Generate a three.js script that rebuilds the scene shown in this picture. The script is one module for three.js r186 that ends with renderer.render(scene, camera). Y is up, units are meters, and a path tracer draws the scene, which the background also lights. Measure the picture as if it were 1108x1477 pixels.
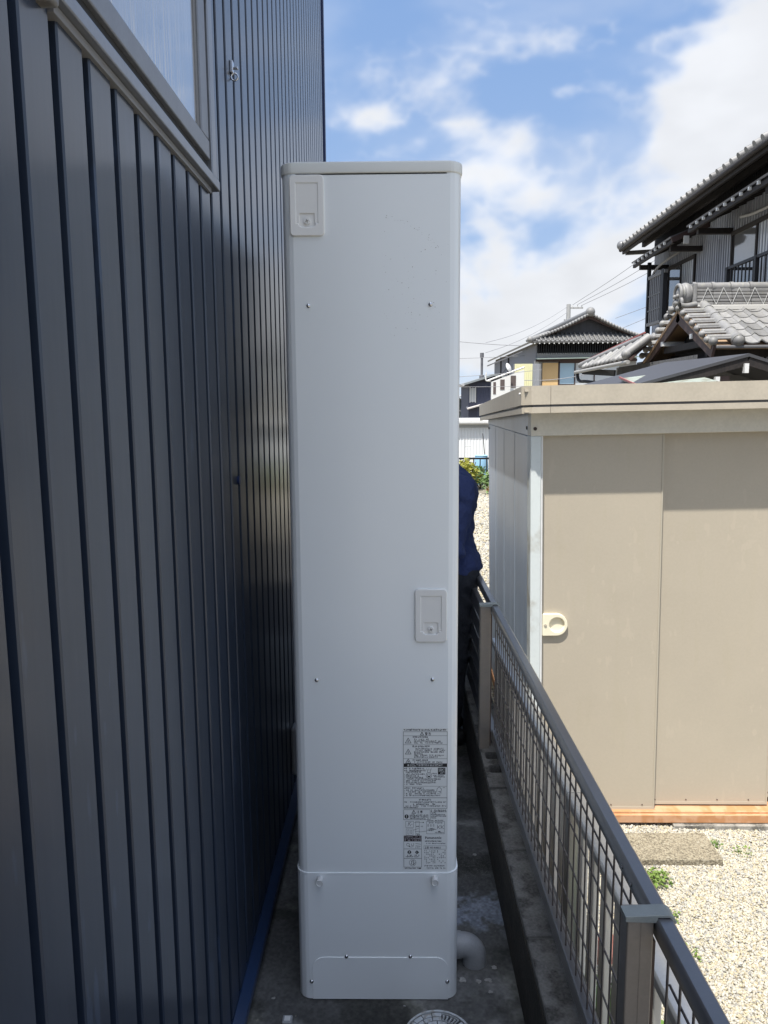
import * as THREE from 'three';
import { mergeGeometries, mergeVertices, toCreasedNormals } from 'three/addons/utils/BufferGeometryUtils.js';
import { RoundedBoxGeometry } from 'three/addons/geometries/RoundedBoxGeometry.js';
import { MarchingCubes } from 'three/addons/objects/MarchingCubes.js';

// ------------------------------------------------------------------ camera, sky, sun, exposure
const scene = new THREE.Scene();
const renderer = new THREE.WebGLRenderer({ antialias: true });
renderer.toneMapping = THREE.LinearToneMapping;
renderer.toneMappingExposure = 1.58;
renderer.shadowMap.enabled = true;
const D2R = Math.PI / 180;
const camera = new THREE.PerspectiveCamera(67.33, 768 / 1024, 0.05, 3000);
camera.position.set(0, 1.64, 0);
camera.rotation.order = 'YXZ';
camera.rotation.set(-8 * D2R, 0.8187 * D2R, -0.4 * D2R);

const SUN = new THREE.Vector3(-0.19, 1, 0.37).normalize();
const sun = new THREE.DirectionalLight(new THREE.Color(1, 0.955, 0.88), 4.7);
sun.position.copy(SUN).multiplyScalar(60);
sun.castShadow = true; sun.shadow.radius = 1.6; sun.shadow.mapSize.set(4096, 4096);
Object.assign(sun.shadow.camera, { left: -40, right: 40, top: 40, bottom: -40, near: 1, far: 160 });
scene.add(sun, sun.target);

function rng(seed) { let a = seed >>> 0; return () => { a = (a + 0x6D2B79F5) | 0; let t = Math.imul(a ^ (a >>> 15), 1 | a); t = (t + Math.imul(t ^ (t >>> 7), 61 | t)) ^ t; return ((t ^ (t >>> 14)) >>> 0) / 4294967296; }; }
const clamp = (x, a = 0, b = 1) => Math.min(b, Math.max(a, x));
const lerp = (a, b, t) => a + (b - a) * t;
const sstep = (a, b, x) => { const t = clamp((x - a) / (b - a)); return t * t * (3 - 2 * t); };

// value noise in three dimensions, optional period on every axis
const PERM = new Uint16Array(1024), VAL = new Float32Array(512);
{ const r = rng(77), p = [...Array(512).keys()]; for (let i = 511; i > 0; i--) { const j = Math.floor(r() * (i + 1)); [p[i], p[j]] = [p[j], p[i]]; } for (let i = 0; i < 1024; i++) PERM[i] = p[i & 511]; for (let i = 0; i < 512; i++) VAL[i] = r(); }
const hash3 = (x, y, z) => VAL[PERM[PERM[PERM[x & 511] + (y & 511)] + (z & 511)]];
function noise3(x, y, z, per = 0) {
  const xi = Math.floor(x), yi = Math.floor(y), zi = Math.floor(z);
  let u = x - xi, v = y - yi, w = z - zi;
  u = u * u * (3 - 2 * u); v = v * v * (3 - 2 * v); w = w * w * (3 - 2 * w);
  const m = (n) => per ? ((n % per) + per) % per : n;
  const x0 = m(xi), x1 = m(xi + 1), y0 = m(yi), y1 = m(yi + 1);
  const a = lerp(lerp(hash3(x0, y0, zi), hash3(x1, y0, zi), u), lerp(hash3(x0, y1, zi), hash3(x1, y1, zi), u), v);
  const b = lerp(lerp(hash3(x0, y0, zi + 1), hash3(x1, y0, zi + 1), u), lerp(hash3(x0, y1, zi + 1), hash3(x1, y1, zi + 1), u), v);
  return lerp(a, b, w);
}
function fbm(x, y, z, oct, per = 0) { let s = 0, a = 0.5, n = 0; for (let i = 0; i < oct; i++) { s += a * noise3(x, y, z + i * 17.3, per); n += a; a *= 0.5; x *= 2; y *= 2; z *= 2; per *= 2; } return s / n; }

{ // the sky: blue air, broken cloud and a whitish horizon
  const W = 2560, H = 1280, data = new Float32Array(W * H * 4);
  // broad clouds: azimuth right of straight ahead, elevation (degrees), radii, weight
  const puffs = [[22, 15.5, 4.6, 4, .42], [24, 20, 5, 4, .4], [24, 11, 5, 3, .3], [29, 24, 6, 6, .4], [5.2, 18.8, 2.2, 2.0, .36], [8.4, 17.2, 1.8, 1.2, .24], [-1.2, 19.2, 2.2, .9, .26], [6.5, 15.5, 3.4, .9, .3], [10, 14, 2.2, .8, .2],
    [12, 20.3, 2.2, 1, .2], [6, 10.5, 3.2, 3, .34], [7, 6, 5, 2.6, .36], [14.5, 8.5, 4, 2.2, .34], [12, 3.5, 14, 2.2, .3], [17, 10.5, 2.5, 1.6, .25], [-25, 14, 8, 4, .3], [-50, 25, 12, 6, .35], [60, 22, 12, 8, .3], [100, 30, 18, 9, .3], [150, 25, 16, 8, .35], [-160, 40, 14, 9, .35], [-110, 25, 16, 9, .3], [80, 55, 14, 10, .3], [180, 14, 30, 6, .3]];
  for (let j = 0; j < H; j++) {
    const el = ((j + 0.5) / H - 0.5) * Math.PI, y = Math.sin(el), c = Math.cos(el), eld = el / D2R;
    for (let i = 0; i < W; i++) {
      const t = ((i + 0.5) / W - 0.5) * 2 * Math.PI, x = c * Math.cos(t), z = c * Math.sin(t), o = (j * W + i) * 4;
      const az = Math.atan2(x, -z) / D2R;
      const up = Math.max(y, 0), hz = Math.pow(1 - up, 7), hz2 = Math.pow(1 - up, 2.2);
      let r = lerp(0.125, 0.25, hz2), g = lerp(0.225, 0.37, hz2), b = lerp(0.44, 0.57, hz2);
      r = lerp(r, 0.47, hz * 0.8); g = lerp(g, 0.54, hz * 0.8); b = lerp(b, 0.61, hz * 0.8);
      const dot = Math.max(0, x * SUN.x + y * SUN.y + z * SUN.z), fillGlow = 2.3 * Math.pow(dot, 12) + 0.25 * Math.pow(dot, 3);  // added glow round the out-of-frame sun, strengthened to brighten the shaded tank
      r += fillGlow * 0.8; g += fillGlow * 0.8; b += fillGlow * 0.82;
      if (y > -0.02) {
        let w = 0;
        for (const [a, e, ra, re, k] of puffs) { let da = az - a; if (da > 180) da -= 360; if (da < -180) da += 360; const q = (da / ra) ** 2 + ((eld - e) / re) ** 2; if (q < 6) w += k * Math.exp(-q); }
        const wx = noise3(x * 5, y * 9, z * 5) - 0.5, wz = noise3(x * 5 + 40, y * 9, z * 5) - 0.5;
        const d = fbm(x * 4 + wx * 0.5, y * 9 + wz * 0.3, z * 4 + wz * 0.5, 3) * 0.4 + fbm(x * 12 + wx * 1.2, y * 19 + wz * 1.6, z * 12 + 7, 8) * 0.52 + 0.16 * (1 - Math.abs(2 * fbm(x * 24 + wz * 1.5, y * 40 + wx * 2, z * 24 + 31, 4) - 1) ** 0.8) - 0.04;
        const m = sstep(0.60, 0.88, d + Math.min(w, 0.44) * (0.75 + 0.5 * fbm(x * 24, y * 44, z * 24 + 2, 4))), thin = sstep(0.4, 0.8, fbm(x * 7 + 9, y * 15 + wx, z * 7 + 3, 5)) * 0.2;
        const shade = 0.92 + 0.3 * (fbm(x * 9 + 3, y * 20 + 0.8, z * 9 + 5, 5) - 0.5) - 0.12 * m * m;
        const a = clamp(m * 0.93 + thin * (1 - m)), lit = shade * (0.71 + 1.9 * Math.pow(dot, 12) + 0.3 * Math.pow(dot, 3) + 0.1 * dot);  // clouds near the sun get the same added boost
        r = lerp(r, lit * 0.985, a); g = lerp(g, lit, a); b = lerp(b, lit * 1.03, a);
      }
      if (y < 0) { r = 0.3; g = 0.29; b = 0.27; }
      data[o] = r; data[o + 1] = g; data[o + 2] = b; data[o + 3] = 1;
    }
  }
  const sky = new THREE.DataTexture(data, W, H, THREE.RGBAFormat, THREE.FloatType);
  sky.mapping = THREE.EquirectangularReflectionMapping; sky.magFilter = sky.minFilter = THREE.LinearFilter; sky.wrapS = THREE.RepeatWrapping; sky.needsUpdate = true;
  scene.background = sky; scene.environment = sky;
}

// ------------------------------------------------------------------ helpers
const names = new Map();
function numbered(n) { const k = (names.get(n) ?? -1) + 1; names.set(n, k); return k ? n + '_' + String(k).padStart(3, '0') : n; }
function tag(o, label, category, group, kind) { if (label) o.userData.label = label; if (category) o.userData.category = category; if (group) o.userData.group = group; if (kind) o.userData.kind = kind; return o; }
function thing(name, label, category, [x, y, z] = [0, 0, 0], turn = 0, group) {
  const o = new THREE.Group(); o.name = numbered(name); o.position.set(x, y, z); o.rotation.y = turn; scene.add(o); return tag(o, label, category, group);
}
function muv(g) { // texture coordinates in metres from the face direction
  g = g.index ? g.toNonIndexed() : g; const p = g.attributes.position, uv = new Float32Array(p.count * 2), a = new THREE.Vector3(), b = new THREE.Vector3(), c = new THREE.Vector3();
  for (let i = 0; i < p.count; i += 3) {
    a.fromBufferAttribute(p, i); b.fromBufferAttribute(p, i + 1).sub(a); c.fromBufferAttribute(p, i + 2).sub(a); b.cross(c);
    const nx = Math.abs(b.x), ny = Math.abs(b.y), nz = Math.abs(b.z);
    for (let k = i; k < i + 3; k++) { const x = p.getX(k), y = p.getY(k), z = p.getZ(k); if (nx >= ny && nx >= nz) { uv[2 * k] = z; uv[2 * k + 1] = y; } else if (ny >= nz) { uv[2 * k] = x; uv[2 * k + 1] = z; } else { uv[2 * k] = x; uv[2 * k + 1] = y; } }
  }
  g.setAttribute('uv', new THREE.BufferAttribute(uv, 2)); return g;
}
function norm(g) { g = g.index ? g.toNonIndexed() : g; for (const k of Object.keys(g.attributes)) if (!['position', 'normal', 'uv'].includes(k)) g.deleteAttribute(k); if (!g.attributes.normal) g.computeVertexNormals(); return g; }
function mesh(name, geos, mat, parent, keepUV) {
  const list = (Array.isArray(geos) ? geos : [geos]).map((g) => norm(keepUV ? g : muv(norm(g))));
  const g = list.length > 1 ? mergeGeometries(list) : list[0];
  const m = new THREE.Mesh(g, mat); m.name = parent ? name : numbered(name); m.castShadow = m.receiveShadow = true; (parent ?? scene).add(m); return m;
}
function place(g, x = 0, y = 0, z = 0, rx = 0, ry = 0, rz = 0) { if (rx) g.rotateX(rx); if (ry) g.rotateY(ry); if (rz) g.rotateZ(rz); return g.translate(x, y, z); }
// box between two corners, rounded by r
function bb(x0, y0, z0, x1, y1, z1, r = 0) {
  const w = Math.abs(x1 - x0), h = Math.abs(y1 - y0), d = Math.abs(z1 - z0);
  const g = r ? new RoundedBoxGeometry(w, h, d, 2, Math.min(r, w / 2.01, h / 2.01, d / 2.01)) : new THREE.BoxGeometry(w, h, d);
  return g.translate((x0 + x1) / 2, (y0 + y1) / 2, (z0 + z1) / 2);
}
function bar(p, q, w, h, r = 0) { // box of section w x h from p to q
  const a = new THREE.Vector3(...p), b = new THREE.Vector3(...q), L = a.distanceTo(b), d = b.clone().sub(a).normalize();
  const g = r ? new RoundedBoxGeometry(w, h, L, 2, r) : new THREE.BoxGeometry(w, h, L), m = new THREE.Matrix4();
  const up = Math.abs(d.y) > 0.99 ? new THREE.Vector3(1, 0, 0) : new THREE.Vector3(0, 1, 0), x = new THREE.Vector3().crossVectors(up, d).normalize(), y = new THREE.Vector3().crossVectors(d, x);
  m.makeBasis(x, y, d).setPosition(a.add(b).multiplyScalar(0.5)); return g.applyMatrix4(m);
}
function rod(p, q, r, seg = 8) {
  const a = new THREE.Vector3(...p), b = new THREE.Vector3(...q), g = new THREE.CylinderGeometry(r, r, a.distanceTo(b), seg);
  g.applyQuaternion(new THREE.Quaternion().setFromUnitVectors(new THREE.Vector3(0, 1, 0), b.clone().sub(a).normalize())); a.add(b).multiplyScalar(0.5); return g.translate(a.x, a.y, a.z);
}
function tube(pts, r, seg = 24, rs = 8) { return new THREE.TubeGeometry(new THREE.CatmullRomCurve3(pts.map((p) => new THREE.Vector3(...p))), seg, r, rs); }
function poly(pts, depth, opt = {}) { const s = new THREE.Shape(pts.map((p) => new THREE.Vector2(...p))); return new THREE.ExtrudeGeometry(s, { depth, bevelEnabled: false, ...opt }); }
function roundRect(w, h, r, S = THREE.Shape) { const s = new S(), x = w / 2, y = h / 2; s.moveTo(-x + r, -y); s.lineTo(x - r, -y); s.absarc(x - r, -y + r, r, -Math.PI / 2, 0); s.lineTo(x, y - r); s.absarc(x - r, y - r, r, 0, Math.PI / 2); s.lineTo(-x + r, y); s.absarc(-x + r, y - r, r, Math.PI / 2, Math.PI); s.lineTo(-x, -y + r); s.absarc(-x + r, -y + r, r, Math.PI, 1.5 * Math.PI); return s; }
function slab4(a, b, c, d, t) { // a plate of thickness t below the quadrilateral a b c d
  const v = [a, b, c, d].map((p) => new THREE.Vector3(...p)), n = v[1].clone().sub(v[0]).cross(v[3].clone().sub(v[0])).normalize(); if (n.y < 0) n.negate();
  const w = v.map((p) => p.clone().addScaledVector(n, -t)), P = [], f = (i, j, k, l) => { for (const q of [i, j, k, i, k, l]) P.push(q.x, q.y, q.z); };
  f(...v); f(w[3], w[2], w[1], w[0]); for (let i = 0; i < 4; i++) { const j = (i + 1) % 4; f(v[i], w[i], w[j], v[j]); }
  const g = new THREE.BufferGeometry(); g.setAttribute('position', new THREE.Float32BufferAttribute(P, 3)); g.computeVertexNormals(); return g;
}

// ------------------------------------------------------------------ textures and materials
function tex(N, M, f, rx, ry, srgb = false) { // f(u, v, i, j) -> [r, g, b] in 0..1
  const d = new Uint8Array(N * M * 4); for (let j = 0; j < M; j++) for (let i = 0; i < N; i++) { const c = f(i / N, j / M, i, j), o = (j * N + i) * 4; d[o] = clamp(c[0]) * 255; d[o + 1] = clamp(c[1]) * 255; d[o + 2] = clamp(c[2]) * 255; d[o + 3] = 255; }
  const t = new THREE.DataTexture(d, N, M); t.wrapS = t.wrapT = THREE.RepeatWrapping; t.magFilter = THREE.LinearFilter; t.repeat.set(rx, ry); if (srgb) t.colorSpace = THREE.SRGBColorSpace; t.needsUpdate = true; return t;
}
const rep = (t, x, y) => { const c = t.clone(); c.repeat.set(x, y); c.needsUpdate = true; return c; };
const G = (v) => [v, v, v];
const T = {
  soft: tex(256, 256, (u, v) => G(fbm(u * 6, v * 6, 1, 5, 6)), 1, 1),
  fine: tex(512, 512, (u, v) => G(fbm(u * 48, v * 48, 3, 4, 48)), 1, 1),
  streak: tex(512, 256, (u, v) => G(0.5 * fbm(u * 64, v * 3, 5, 3, 0) + 0.5 * fbm(u * 16, v * 4, 9, 4, 0)), 1, 1),
  wear: tex(512, 512, (u, v) => { const a = fbm(u * 8, v * 8, 2, 6, 8), b = fbm(u * 64, v * 64, 4, 2, 64); return G(0.86 + 0.16 * (a - 0.5) * 2 * 0.5 + 0.1 * (b - 0.5)); }, 1, 1),
  dirty: tex(512, 512, (u, v) => { const a = fbm(u * 10, v * 10, 12, 6, 10), s = sstep(0.52, 0.75, a), b = fbm(u * 90, v * 90, 4, 2, 90); return [1 - 0.32 * s + 0.1 * (b - .5), 1 - 0.38 * s + 0.1 * (b - .5), 1 - 0.45 * s + 0.1 * (b - .5)]; }, 1, 1),
  tile: tex(256, 256, (u, v) => { const a = fbm(u * 8, v * 8, 21, 5, 8), l = sstep(0.62, 0.7, fbm(u * 14, v * 14, 33, 4, 14)); return [0.8 + 0.35 * (a - .5) + .08 * l, 0.8 + 0.35 * (a - .5) + .08 * l, 0.8 + 0.34 * (a - .5)]; }, 1, 1),
};
function M(r, g, b, rough = 0.7, opt = {}) { const P = opt.clearcoat || opt.transmission || opt.sheen || opt.specularIntensity ? THREE.MeshPhysicalMaterial : THREE.MeshStandardMaterial; return new P({ color: new THREE.Color().setRGB(r, g, b), roughness: rough, side: THREE.DoubleSide, ...opt }); }
const mSiding = M(0.018, 0.029, 0.051, 0.5, { clearcoat: 0.7, clearcoatRoughness: 0.2, map: rep(T.wear, 1.5, 1.1), bumpMap: rep(T.soft, 2.2, 0.35), bumpScale: 0.0015 });
const scuff = tex(512, 1024, (u, v) => { const a = fbm(u * 8, v * 8, 2, 6, 8), b = fbm(u * 64, v * 64, 4, 2, 64), k = sstep(0.70, 0.76, fbm(u * 40, v * 22, 151, 5)) * sstep(.5, .62, fbm(u * 4, v * 4, 152, 4, 4)), st = sstep(.55, .8, fbm(u * 70, v * 2, 153, 4)) * .22; const w = 0.5 + 0.1 * (a - .5) + 0.06 * (b - .5) + .4 * k + st * .35; return [w, w, w * (1 - .04 * st)]; }, 0.9, 0.35);
const mSidings = [...Array(9)].map((_, i) => { const m = mSiding.clone(); m.color.multiplyScalar(1.9); m.map = scuff.clone(); m.map.offset.set(i * 0.37, i * 0.61); m.map.needsUpdate = true; m.bumpMap = rep(T.soft, 2.2, 0.35); m.bumpMap.offset.set(i * .23, i * .41); return m; });
const mNavy = M(0.02, 0.036, 0.11, 0.42, { map: rep(T.wear, 2, 2) });
const mAlu = M(0.33, 0.34, 0.36, 0.36, { metalness: 0.75, map: rep(T.wear, 3, 3), roughnessMap: null });
const mTank = M(0.80, 0.825, 0.825, 0.36, { clearcoat: 0.55, clearcoatRoughness: 0.22, bumpMap: rep(T.soft, 0.8, 0.6), bumpScale: 0.002 });
const mTankLid = M(0.72, 0.73, 0.70, 0.4, { clearcoat: 0.3, clearcoatRoughness: 0.3 });
const mTankPlastic = M(0.77, 0.76, 0.73, 0.45);
const mChrome = M(0.62, 0.62, 0.63, 0.2, { metalness: 1 });
const mBlack = M(0.012, 0.012, 0.014, 0.6);
const mFenceDark = M(0.115, 0.115, 0.122, 0.36, { map: rep(T.wear, 4, 4), bumpMap: rep(T.fine, 6, 6), bumpScale: 0.0001, clearcoat: 1, clearcoatRoughness: 0.28 });
const mFencePost = M(0.27, 0.235, 0.20, 0.45, { metalness: 0.15, map: rep(T.wear, 4, 4) });
const mFenceCap = M(0.26, 0.28, 0.265, 0.5, { map: rep(T.wear, 8, 8) });
const mWire = M(0.10, 0.086, 0.08, 0.55);
const mSilver = M(0.50, 0.50, 0.49, 0.33, { metalness: 0.7, map: rep(T.wear, 4, 4) });
const mBeige = M(0.50, 0.445, 0.355, 0.55, { map: rep(T.wear, 2, 2) });
const mDoor = M(0.44, 0.388, 0.305, 0.5, { map: tex(1024, 1024, (u, v) => { const a = fbm(u * 5, v * 5, 51, 5, 5), b = fbm(u * 200, v * 200, 52, 2, 200), st = sstep(0.6, 0.8, fbm(u * 40, v * 5, 53, 4)), sc = sstep(.68, .74, fbm(u * 60, v * 22, 54, 4)) * sstep(.5, .65, fbm(u * 6, v * 6, 55, 4, 6)) * .1; const w = sc + 0.95 + 0.10 * (a - .5) + 0.05 * (b - .5) - .012 * st; return [w, w, w * (1 - 0.015 * st)]; }, 0.8, 0.8), bumpMap: rep(T.soft, 1.5, 1.5), bumpScale: 0.001 });
const mDoorEdge = M(0.42, 0.38, 0.30, 0.5);
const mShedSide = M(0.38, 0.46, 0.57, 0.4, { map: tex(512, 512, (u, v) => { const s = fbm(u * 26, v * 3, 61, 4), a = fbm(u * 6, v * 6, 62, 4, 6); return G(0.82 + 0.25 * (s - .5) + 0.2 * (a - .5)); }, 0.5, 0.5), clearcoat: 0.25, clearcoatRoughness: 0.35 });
const mShedPost = M(0.58, 0.62, 0.61, 0.5, { map: rep(T.dirty, 1.1, 1.1) });
const mCream = M(0.78, 0.72, 0.55, 0.4);
const mRust = M(0.52, 0.315, 0.19, 0.8, { map: tex(1024, 128, (u, v) => { const a = fbm(u * 60, v * 2, 71, 5), b = fbm(u * 14, v * 4, 72, 5), k = sstep(0.4, 0.62, a * .6 + b * .4); return [lerp(1.0, 0.85, k), lerp(0.95, 0.68, k), lerp(0.9, 0.5, k)]; }, 0.7, 9) });
const mGravelBase = M(0.30, 0.28, 0.235, 0.95, { map: tex(1024, 1024, (u, v) => { let best = 9, id = 0; const X = u * 60, Y = v * 60, xi = Math.floor(X), yi = Math.floor(Y); for (let a = -1; a < 2; a++) for (let b = -1; b < 2; b++) { const cx = (xi + a + 60) % 60, cy = (yi + b + 60) % 60, px = xi + a + hash3(cx, cy, 1), py = yi + b + hash3(cx, cy, 2), q = (px - X) ** 2 + (py - Y) ** 2; if (q < best) { best = q; id = hash3(cx, cy, 3); } } const w = 0.55 + 0.45 * id; return [w, w * (0.93 + 0.06 * id), w * (0.78 + 0.18 * hash3(Math.floor(id * 400), 5, 9))]; }, 1.1, 1.1), bumpMap: tex(512, 512, (u, v) => { let best = 9; const X = u * 60, Y = v * 60, xi = Math.floor(X), yi = Math.floor(Y); for (let a = -1; a < 2; a++) for (let b = -1; b < 2; b++) { const cx = (xi + a + 60) % 60, cy = (yi + b + 60) % 60, px = xi + a + hash3(cx, cy, 1), py = yi + b + hash3(cx, cy, 2); best = Math.min(best, (px - X) ** 2 + (py - Y) ** 2); } return G(1 - Math.sqrt(best)); }, 1.1, 1.1), bumpScale: 0.008 });
const mStone = M(0.49, 0.475, 0.435, 0.85);
const mBlock = M(0.185, 0.178, 0.165, 0.95, { map: tex(1024, 1024, (u, v) => { const a = fbm(u * 7, v * 7, 81, 6, 7), b = fbm(u * 120, v * 120, 82, 2, 120), m = sstep(0.52, 0.72, fbm(u * 12, v * 12, 83, 5, 12)), s = hash3(u * 1024, v * 1024, 5) > 0.985 ? 0.5 : 0; const w = 0.72 + 0.5 * (a - .5) + 0.45 * (b - .5) - 0.42 * m + s; return [w, w * (1 - .01 * m), w * (1 - .03 * m)]; }, 1.7, 1.7), bumpMap: rep(T.fine, 5, 5), bumpScale: 0.0015 });
const mMortar = M(0.10, 0.098, 0.09, 1);
const mAggregate = M(0.30, 0.275, 0.23, 0.95, { map: tex(512, 512, (u, v) => { const b = fbm(u * 110, v * 110, 91, 2, 110), a = fbm(u * 6, v * 6, 92, 4, 6); const w = 0.75 + 1.3 * (b - .5) + .35 * (a - .5); return [w, w * .94, w * .8]; }, 2, 2), bumpMap: rep(T.fine, 4, 4), bumpScale: 0.004 });
const mPvc = M(0.32, 0.33, 0.34, 0.42, { map: rep(T.wear, 4, 4) });
const mTile = [0.88, 1, 1.12, 0.75].map((k, i) => M(0.265 * k, 0.26 * k, 0.254 * k, 0.55, { map: rep(T.tile, 2 + i, 2) }));
const mTileDark = M(0.20, 0.20, 0.205, 0.4, { map: rep(T.tile, 2, 2) });
const mWood = M(0.030, 0.022, 0.019, 0.75, { map: rep(T.streak, 1, 1) });
const mBrown = M(0.065, 0.038, 0.033, 0.65, { map: rep(T.wear, 1, 1) });
const mTan = M(0.30, 0.20, 0.12, 0.7);
const mRibGrey = M(0.60, 0.63, 0.70, 0.5, { map: rep(T.streak, 0.6, 0.4) });
const mRibDark = M(0.055, 0.055, 0.062, 0.6, { map: rep(T.streak, 0.6, 0.4) });
const mRibMid = M(0.16, 0.16, 0.165, 0.6, { map: rep(T.streak, 0.6, 0.4) });
const mWhite = M(0.74, 0.74, 0.72, 0.6, { map: rep(T.wear, 1, 1) });
const mGlass = M(0.10, 0.11, 0.12, 0.08, { clearcoat: 1, clearcoatRoughness: 0.03 });
const mCurtain = M(0.5, 0.52, 0.53, 0.8, { clearcoat: 0.8, clearcoatRoughness: 0.05 });
const mConcretePole = M(0.33, 0.33, 0.32, 0.9);

// ------------------------------------------------------------------ ground
{
  const g = new THREE.PlaneGeometry(900, 900).rotateX(-Math.PI / 2).translate(0, -0.2, 0);
  tag(mesh('ground', g, mGravelBase), 'pale gravel ground around the shed and out to the houses', 'ground', null, 'structure');
  // dark, stained concrete path between house wall and block wall; its stains and spilt white paint
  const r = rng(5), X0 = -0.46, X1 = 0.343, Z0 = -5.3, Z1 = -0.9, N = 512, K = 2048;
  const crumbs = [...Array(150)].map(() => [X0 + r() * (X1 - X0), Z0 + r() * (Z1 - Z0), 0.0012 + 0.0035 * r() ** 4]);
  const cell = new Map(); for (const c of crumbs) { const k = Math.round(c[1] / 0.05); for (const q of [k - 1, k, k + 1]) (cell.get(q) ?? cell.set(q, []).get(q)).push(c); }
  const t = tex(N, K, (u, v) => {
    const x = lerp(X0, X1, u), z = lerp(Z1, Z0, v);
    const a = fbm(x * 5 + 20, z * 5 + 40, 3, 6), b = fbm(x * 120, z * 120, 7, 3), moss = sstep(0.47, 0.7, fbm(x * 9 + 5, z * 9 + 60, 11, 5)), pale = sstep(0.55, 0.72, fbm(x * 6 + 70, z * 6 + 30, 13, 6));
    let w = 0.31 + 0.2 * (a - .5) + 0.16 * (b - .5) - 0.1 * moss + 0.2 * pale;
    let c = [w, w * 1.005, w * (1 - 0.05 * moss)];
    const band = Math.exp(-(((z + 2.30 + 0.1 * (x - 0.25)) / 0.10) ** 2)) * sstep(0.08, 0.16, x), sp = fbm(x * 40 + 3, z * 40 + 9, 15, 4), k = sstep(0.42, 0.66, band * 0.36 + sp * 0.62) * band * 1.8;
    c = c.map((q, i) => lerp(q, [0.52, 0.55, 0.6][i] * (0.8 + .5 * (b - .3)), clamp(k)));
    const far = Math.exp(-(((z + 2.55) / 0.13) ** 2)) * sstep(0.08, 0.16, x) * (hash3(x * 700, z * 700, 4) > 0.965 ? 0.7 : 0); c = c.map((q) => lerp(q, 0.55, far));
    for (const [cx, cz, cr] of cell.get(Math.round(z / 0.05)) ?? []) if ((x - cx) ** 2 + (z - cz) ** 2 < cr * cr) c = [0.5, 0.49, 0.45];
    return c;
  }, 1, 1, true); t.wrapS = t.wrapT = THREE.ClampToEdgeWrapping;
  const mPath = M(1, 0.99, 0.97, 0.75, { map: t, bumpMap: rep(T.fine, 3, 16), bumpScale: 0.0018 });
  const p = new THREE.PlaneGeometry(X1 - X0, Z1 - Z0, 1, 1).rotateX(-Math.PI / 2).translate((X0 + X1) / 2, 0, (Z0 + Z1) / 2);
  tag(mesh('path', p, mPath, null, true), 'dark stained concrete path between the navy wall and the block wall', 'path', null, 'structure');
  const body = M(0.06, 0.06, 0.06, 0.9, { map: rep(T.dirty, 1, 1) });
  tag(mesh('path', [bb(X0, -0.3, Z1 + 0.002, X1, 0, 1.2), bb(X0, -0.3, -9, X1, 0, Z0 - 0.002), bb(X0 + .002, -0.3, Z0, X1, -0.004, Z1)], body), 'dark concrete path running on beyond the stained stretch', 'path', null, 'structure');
}
tag(mesh('yard', bb(-9, -0.3, 1.202, 0.342, -0.002, 14), M(0.46, 0.445, 0.41, .9, { map: rep(T.dirty, .5, .5) })), 'added pale concrete yard, unseen behind the house end', 'yard', null, 'structure');  // unseen sunlit ground, put in to bounce light onto the lower tank
{ // loose stones: one mass
  const r = rng(11), geo = new THREE.IcosahedronGeometry(1, 1), p = geo.attributes.position, seen = new Map();
  for (let i = 0; i < p.count; i++) { const k = [p.getX(i), p.getY(i), p.getZ(i)].map((q) => q.toFixed(3)).join(); if (!seen.has(k)) seen.set(k, 0.8 + 0.4 * r()); const s = seen.get(k); p.setXYZ(i, p.getX(i) * s, p.getY(i) * s * 0.7, p.getZ(i) * s); }
  const stone = mergeVertices((geo.deleteAttribute('normal'), geo.deleteAttribute('uv'), geo)); stone.computeVertexNormals();
  const spots = [];
  const add = (n, x0, x1, z0, z1, s0, s1) => { for (let i = 0; i < n; i++) spots.push([lerp(x0, x1, r()), lerp(z0, z1, r()), lerp(s0, s1, r() * r())]); };
  add(170000, 0.48, 2.0, -3.36, -1.3, 0.0024, 0.0066); add(14000, 0.36, 0.62, -9, -3.0, 0.006, 0.013); add(14000, 0.5, 1.6, -9.5, -5.2, 0.008, 0.016); add(14000, 1.0, 2.6, -15.5, -9.5, 0.012, 0.022);
  const im = new THREE.InstancedMesh(stone, mStone, spots.length), m = new THREE.Matrix4(), q = new THREE.Quaternion(), e = new THREE.Euler(), c = new THREE.Color();
  spots.forEach(([x, z, s], i) => {
    e.set(r() * 6, r() * 6, r() * 6); q.setFromEuler(e); m.compose(new THREE.Vector3(x, -0.2 + s * (0.1 + 1.1 * r()), z), q, new THREE.Vector3(s * (0.8 + .5 * r()), s, s * (0.8 + .5 * r()))); im.setMatrixAt(i, m);
    const h = r(), w = 0.7 + 0.3 * r(); if (h < 0.12) c.setRGB(w * .65, w * .65, w * .66); else if (h < 0.4) c.setRGB(w, w * .9, w * .68); else c.setRGB(w, w * .97, w * .9); im.setColorAt(i, c);
  });
  im.name = 'gravel'; im.castShadow = im.receiveShadow = true; tag(im, 'loose pale gravel stones on the ground beside the shed', 'gravel', null, 'stuff'); scene.add(im);
}

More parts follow.
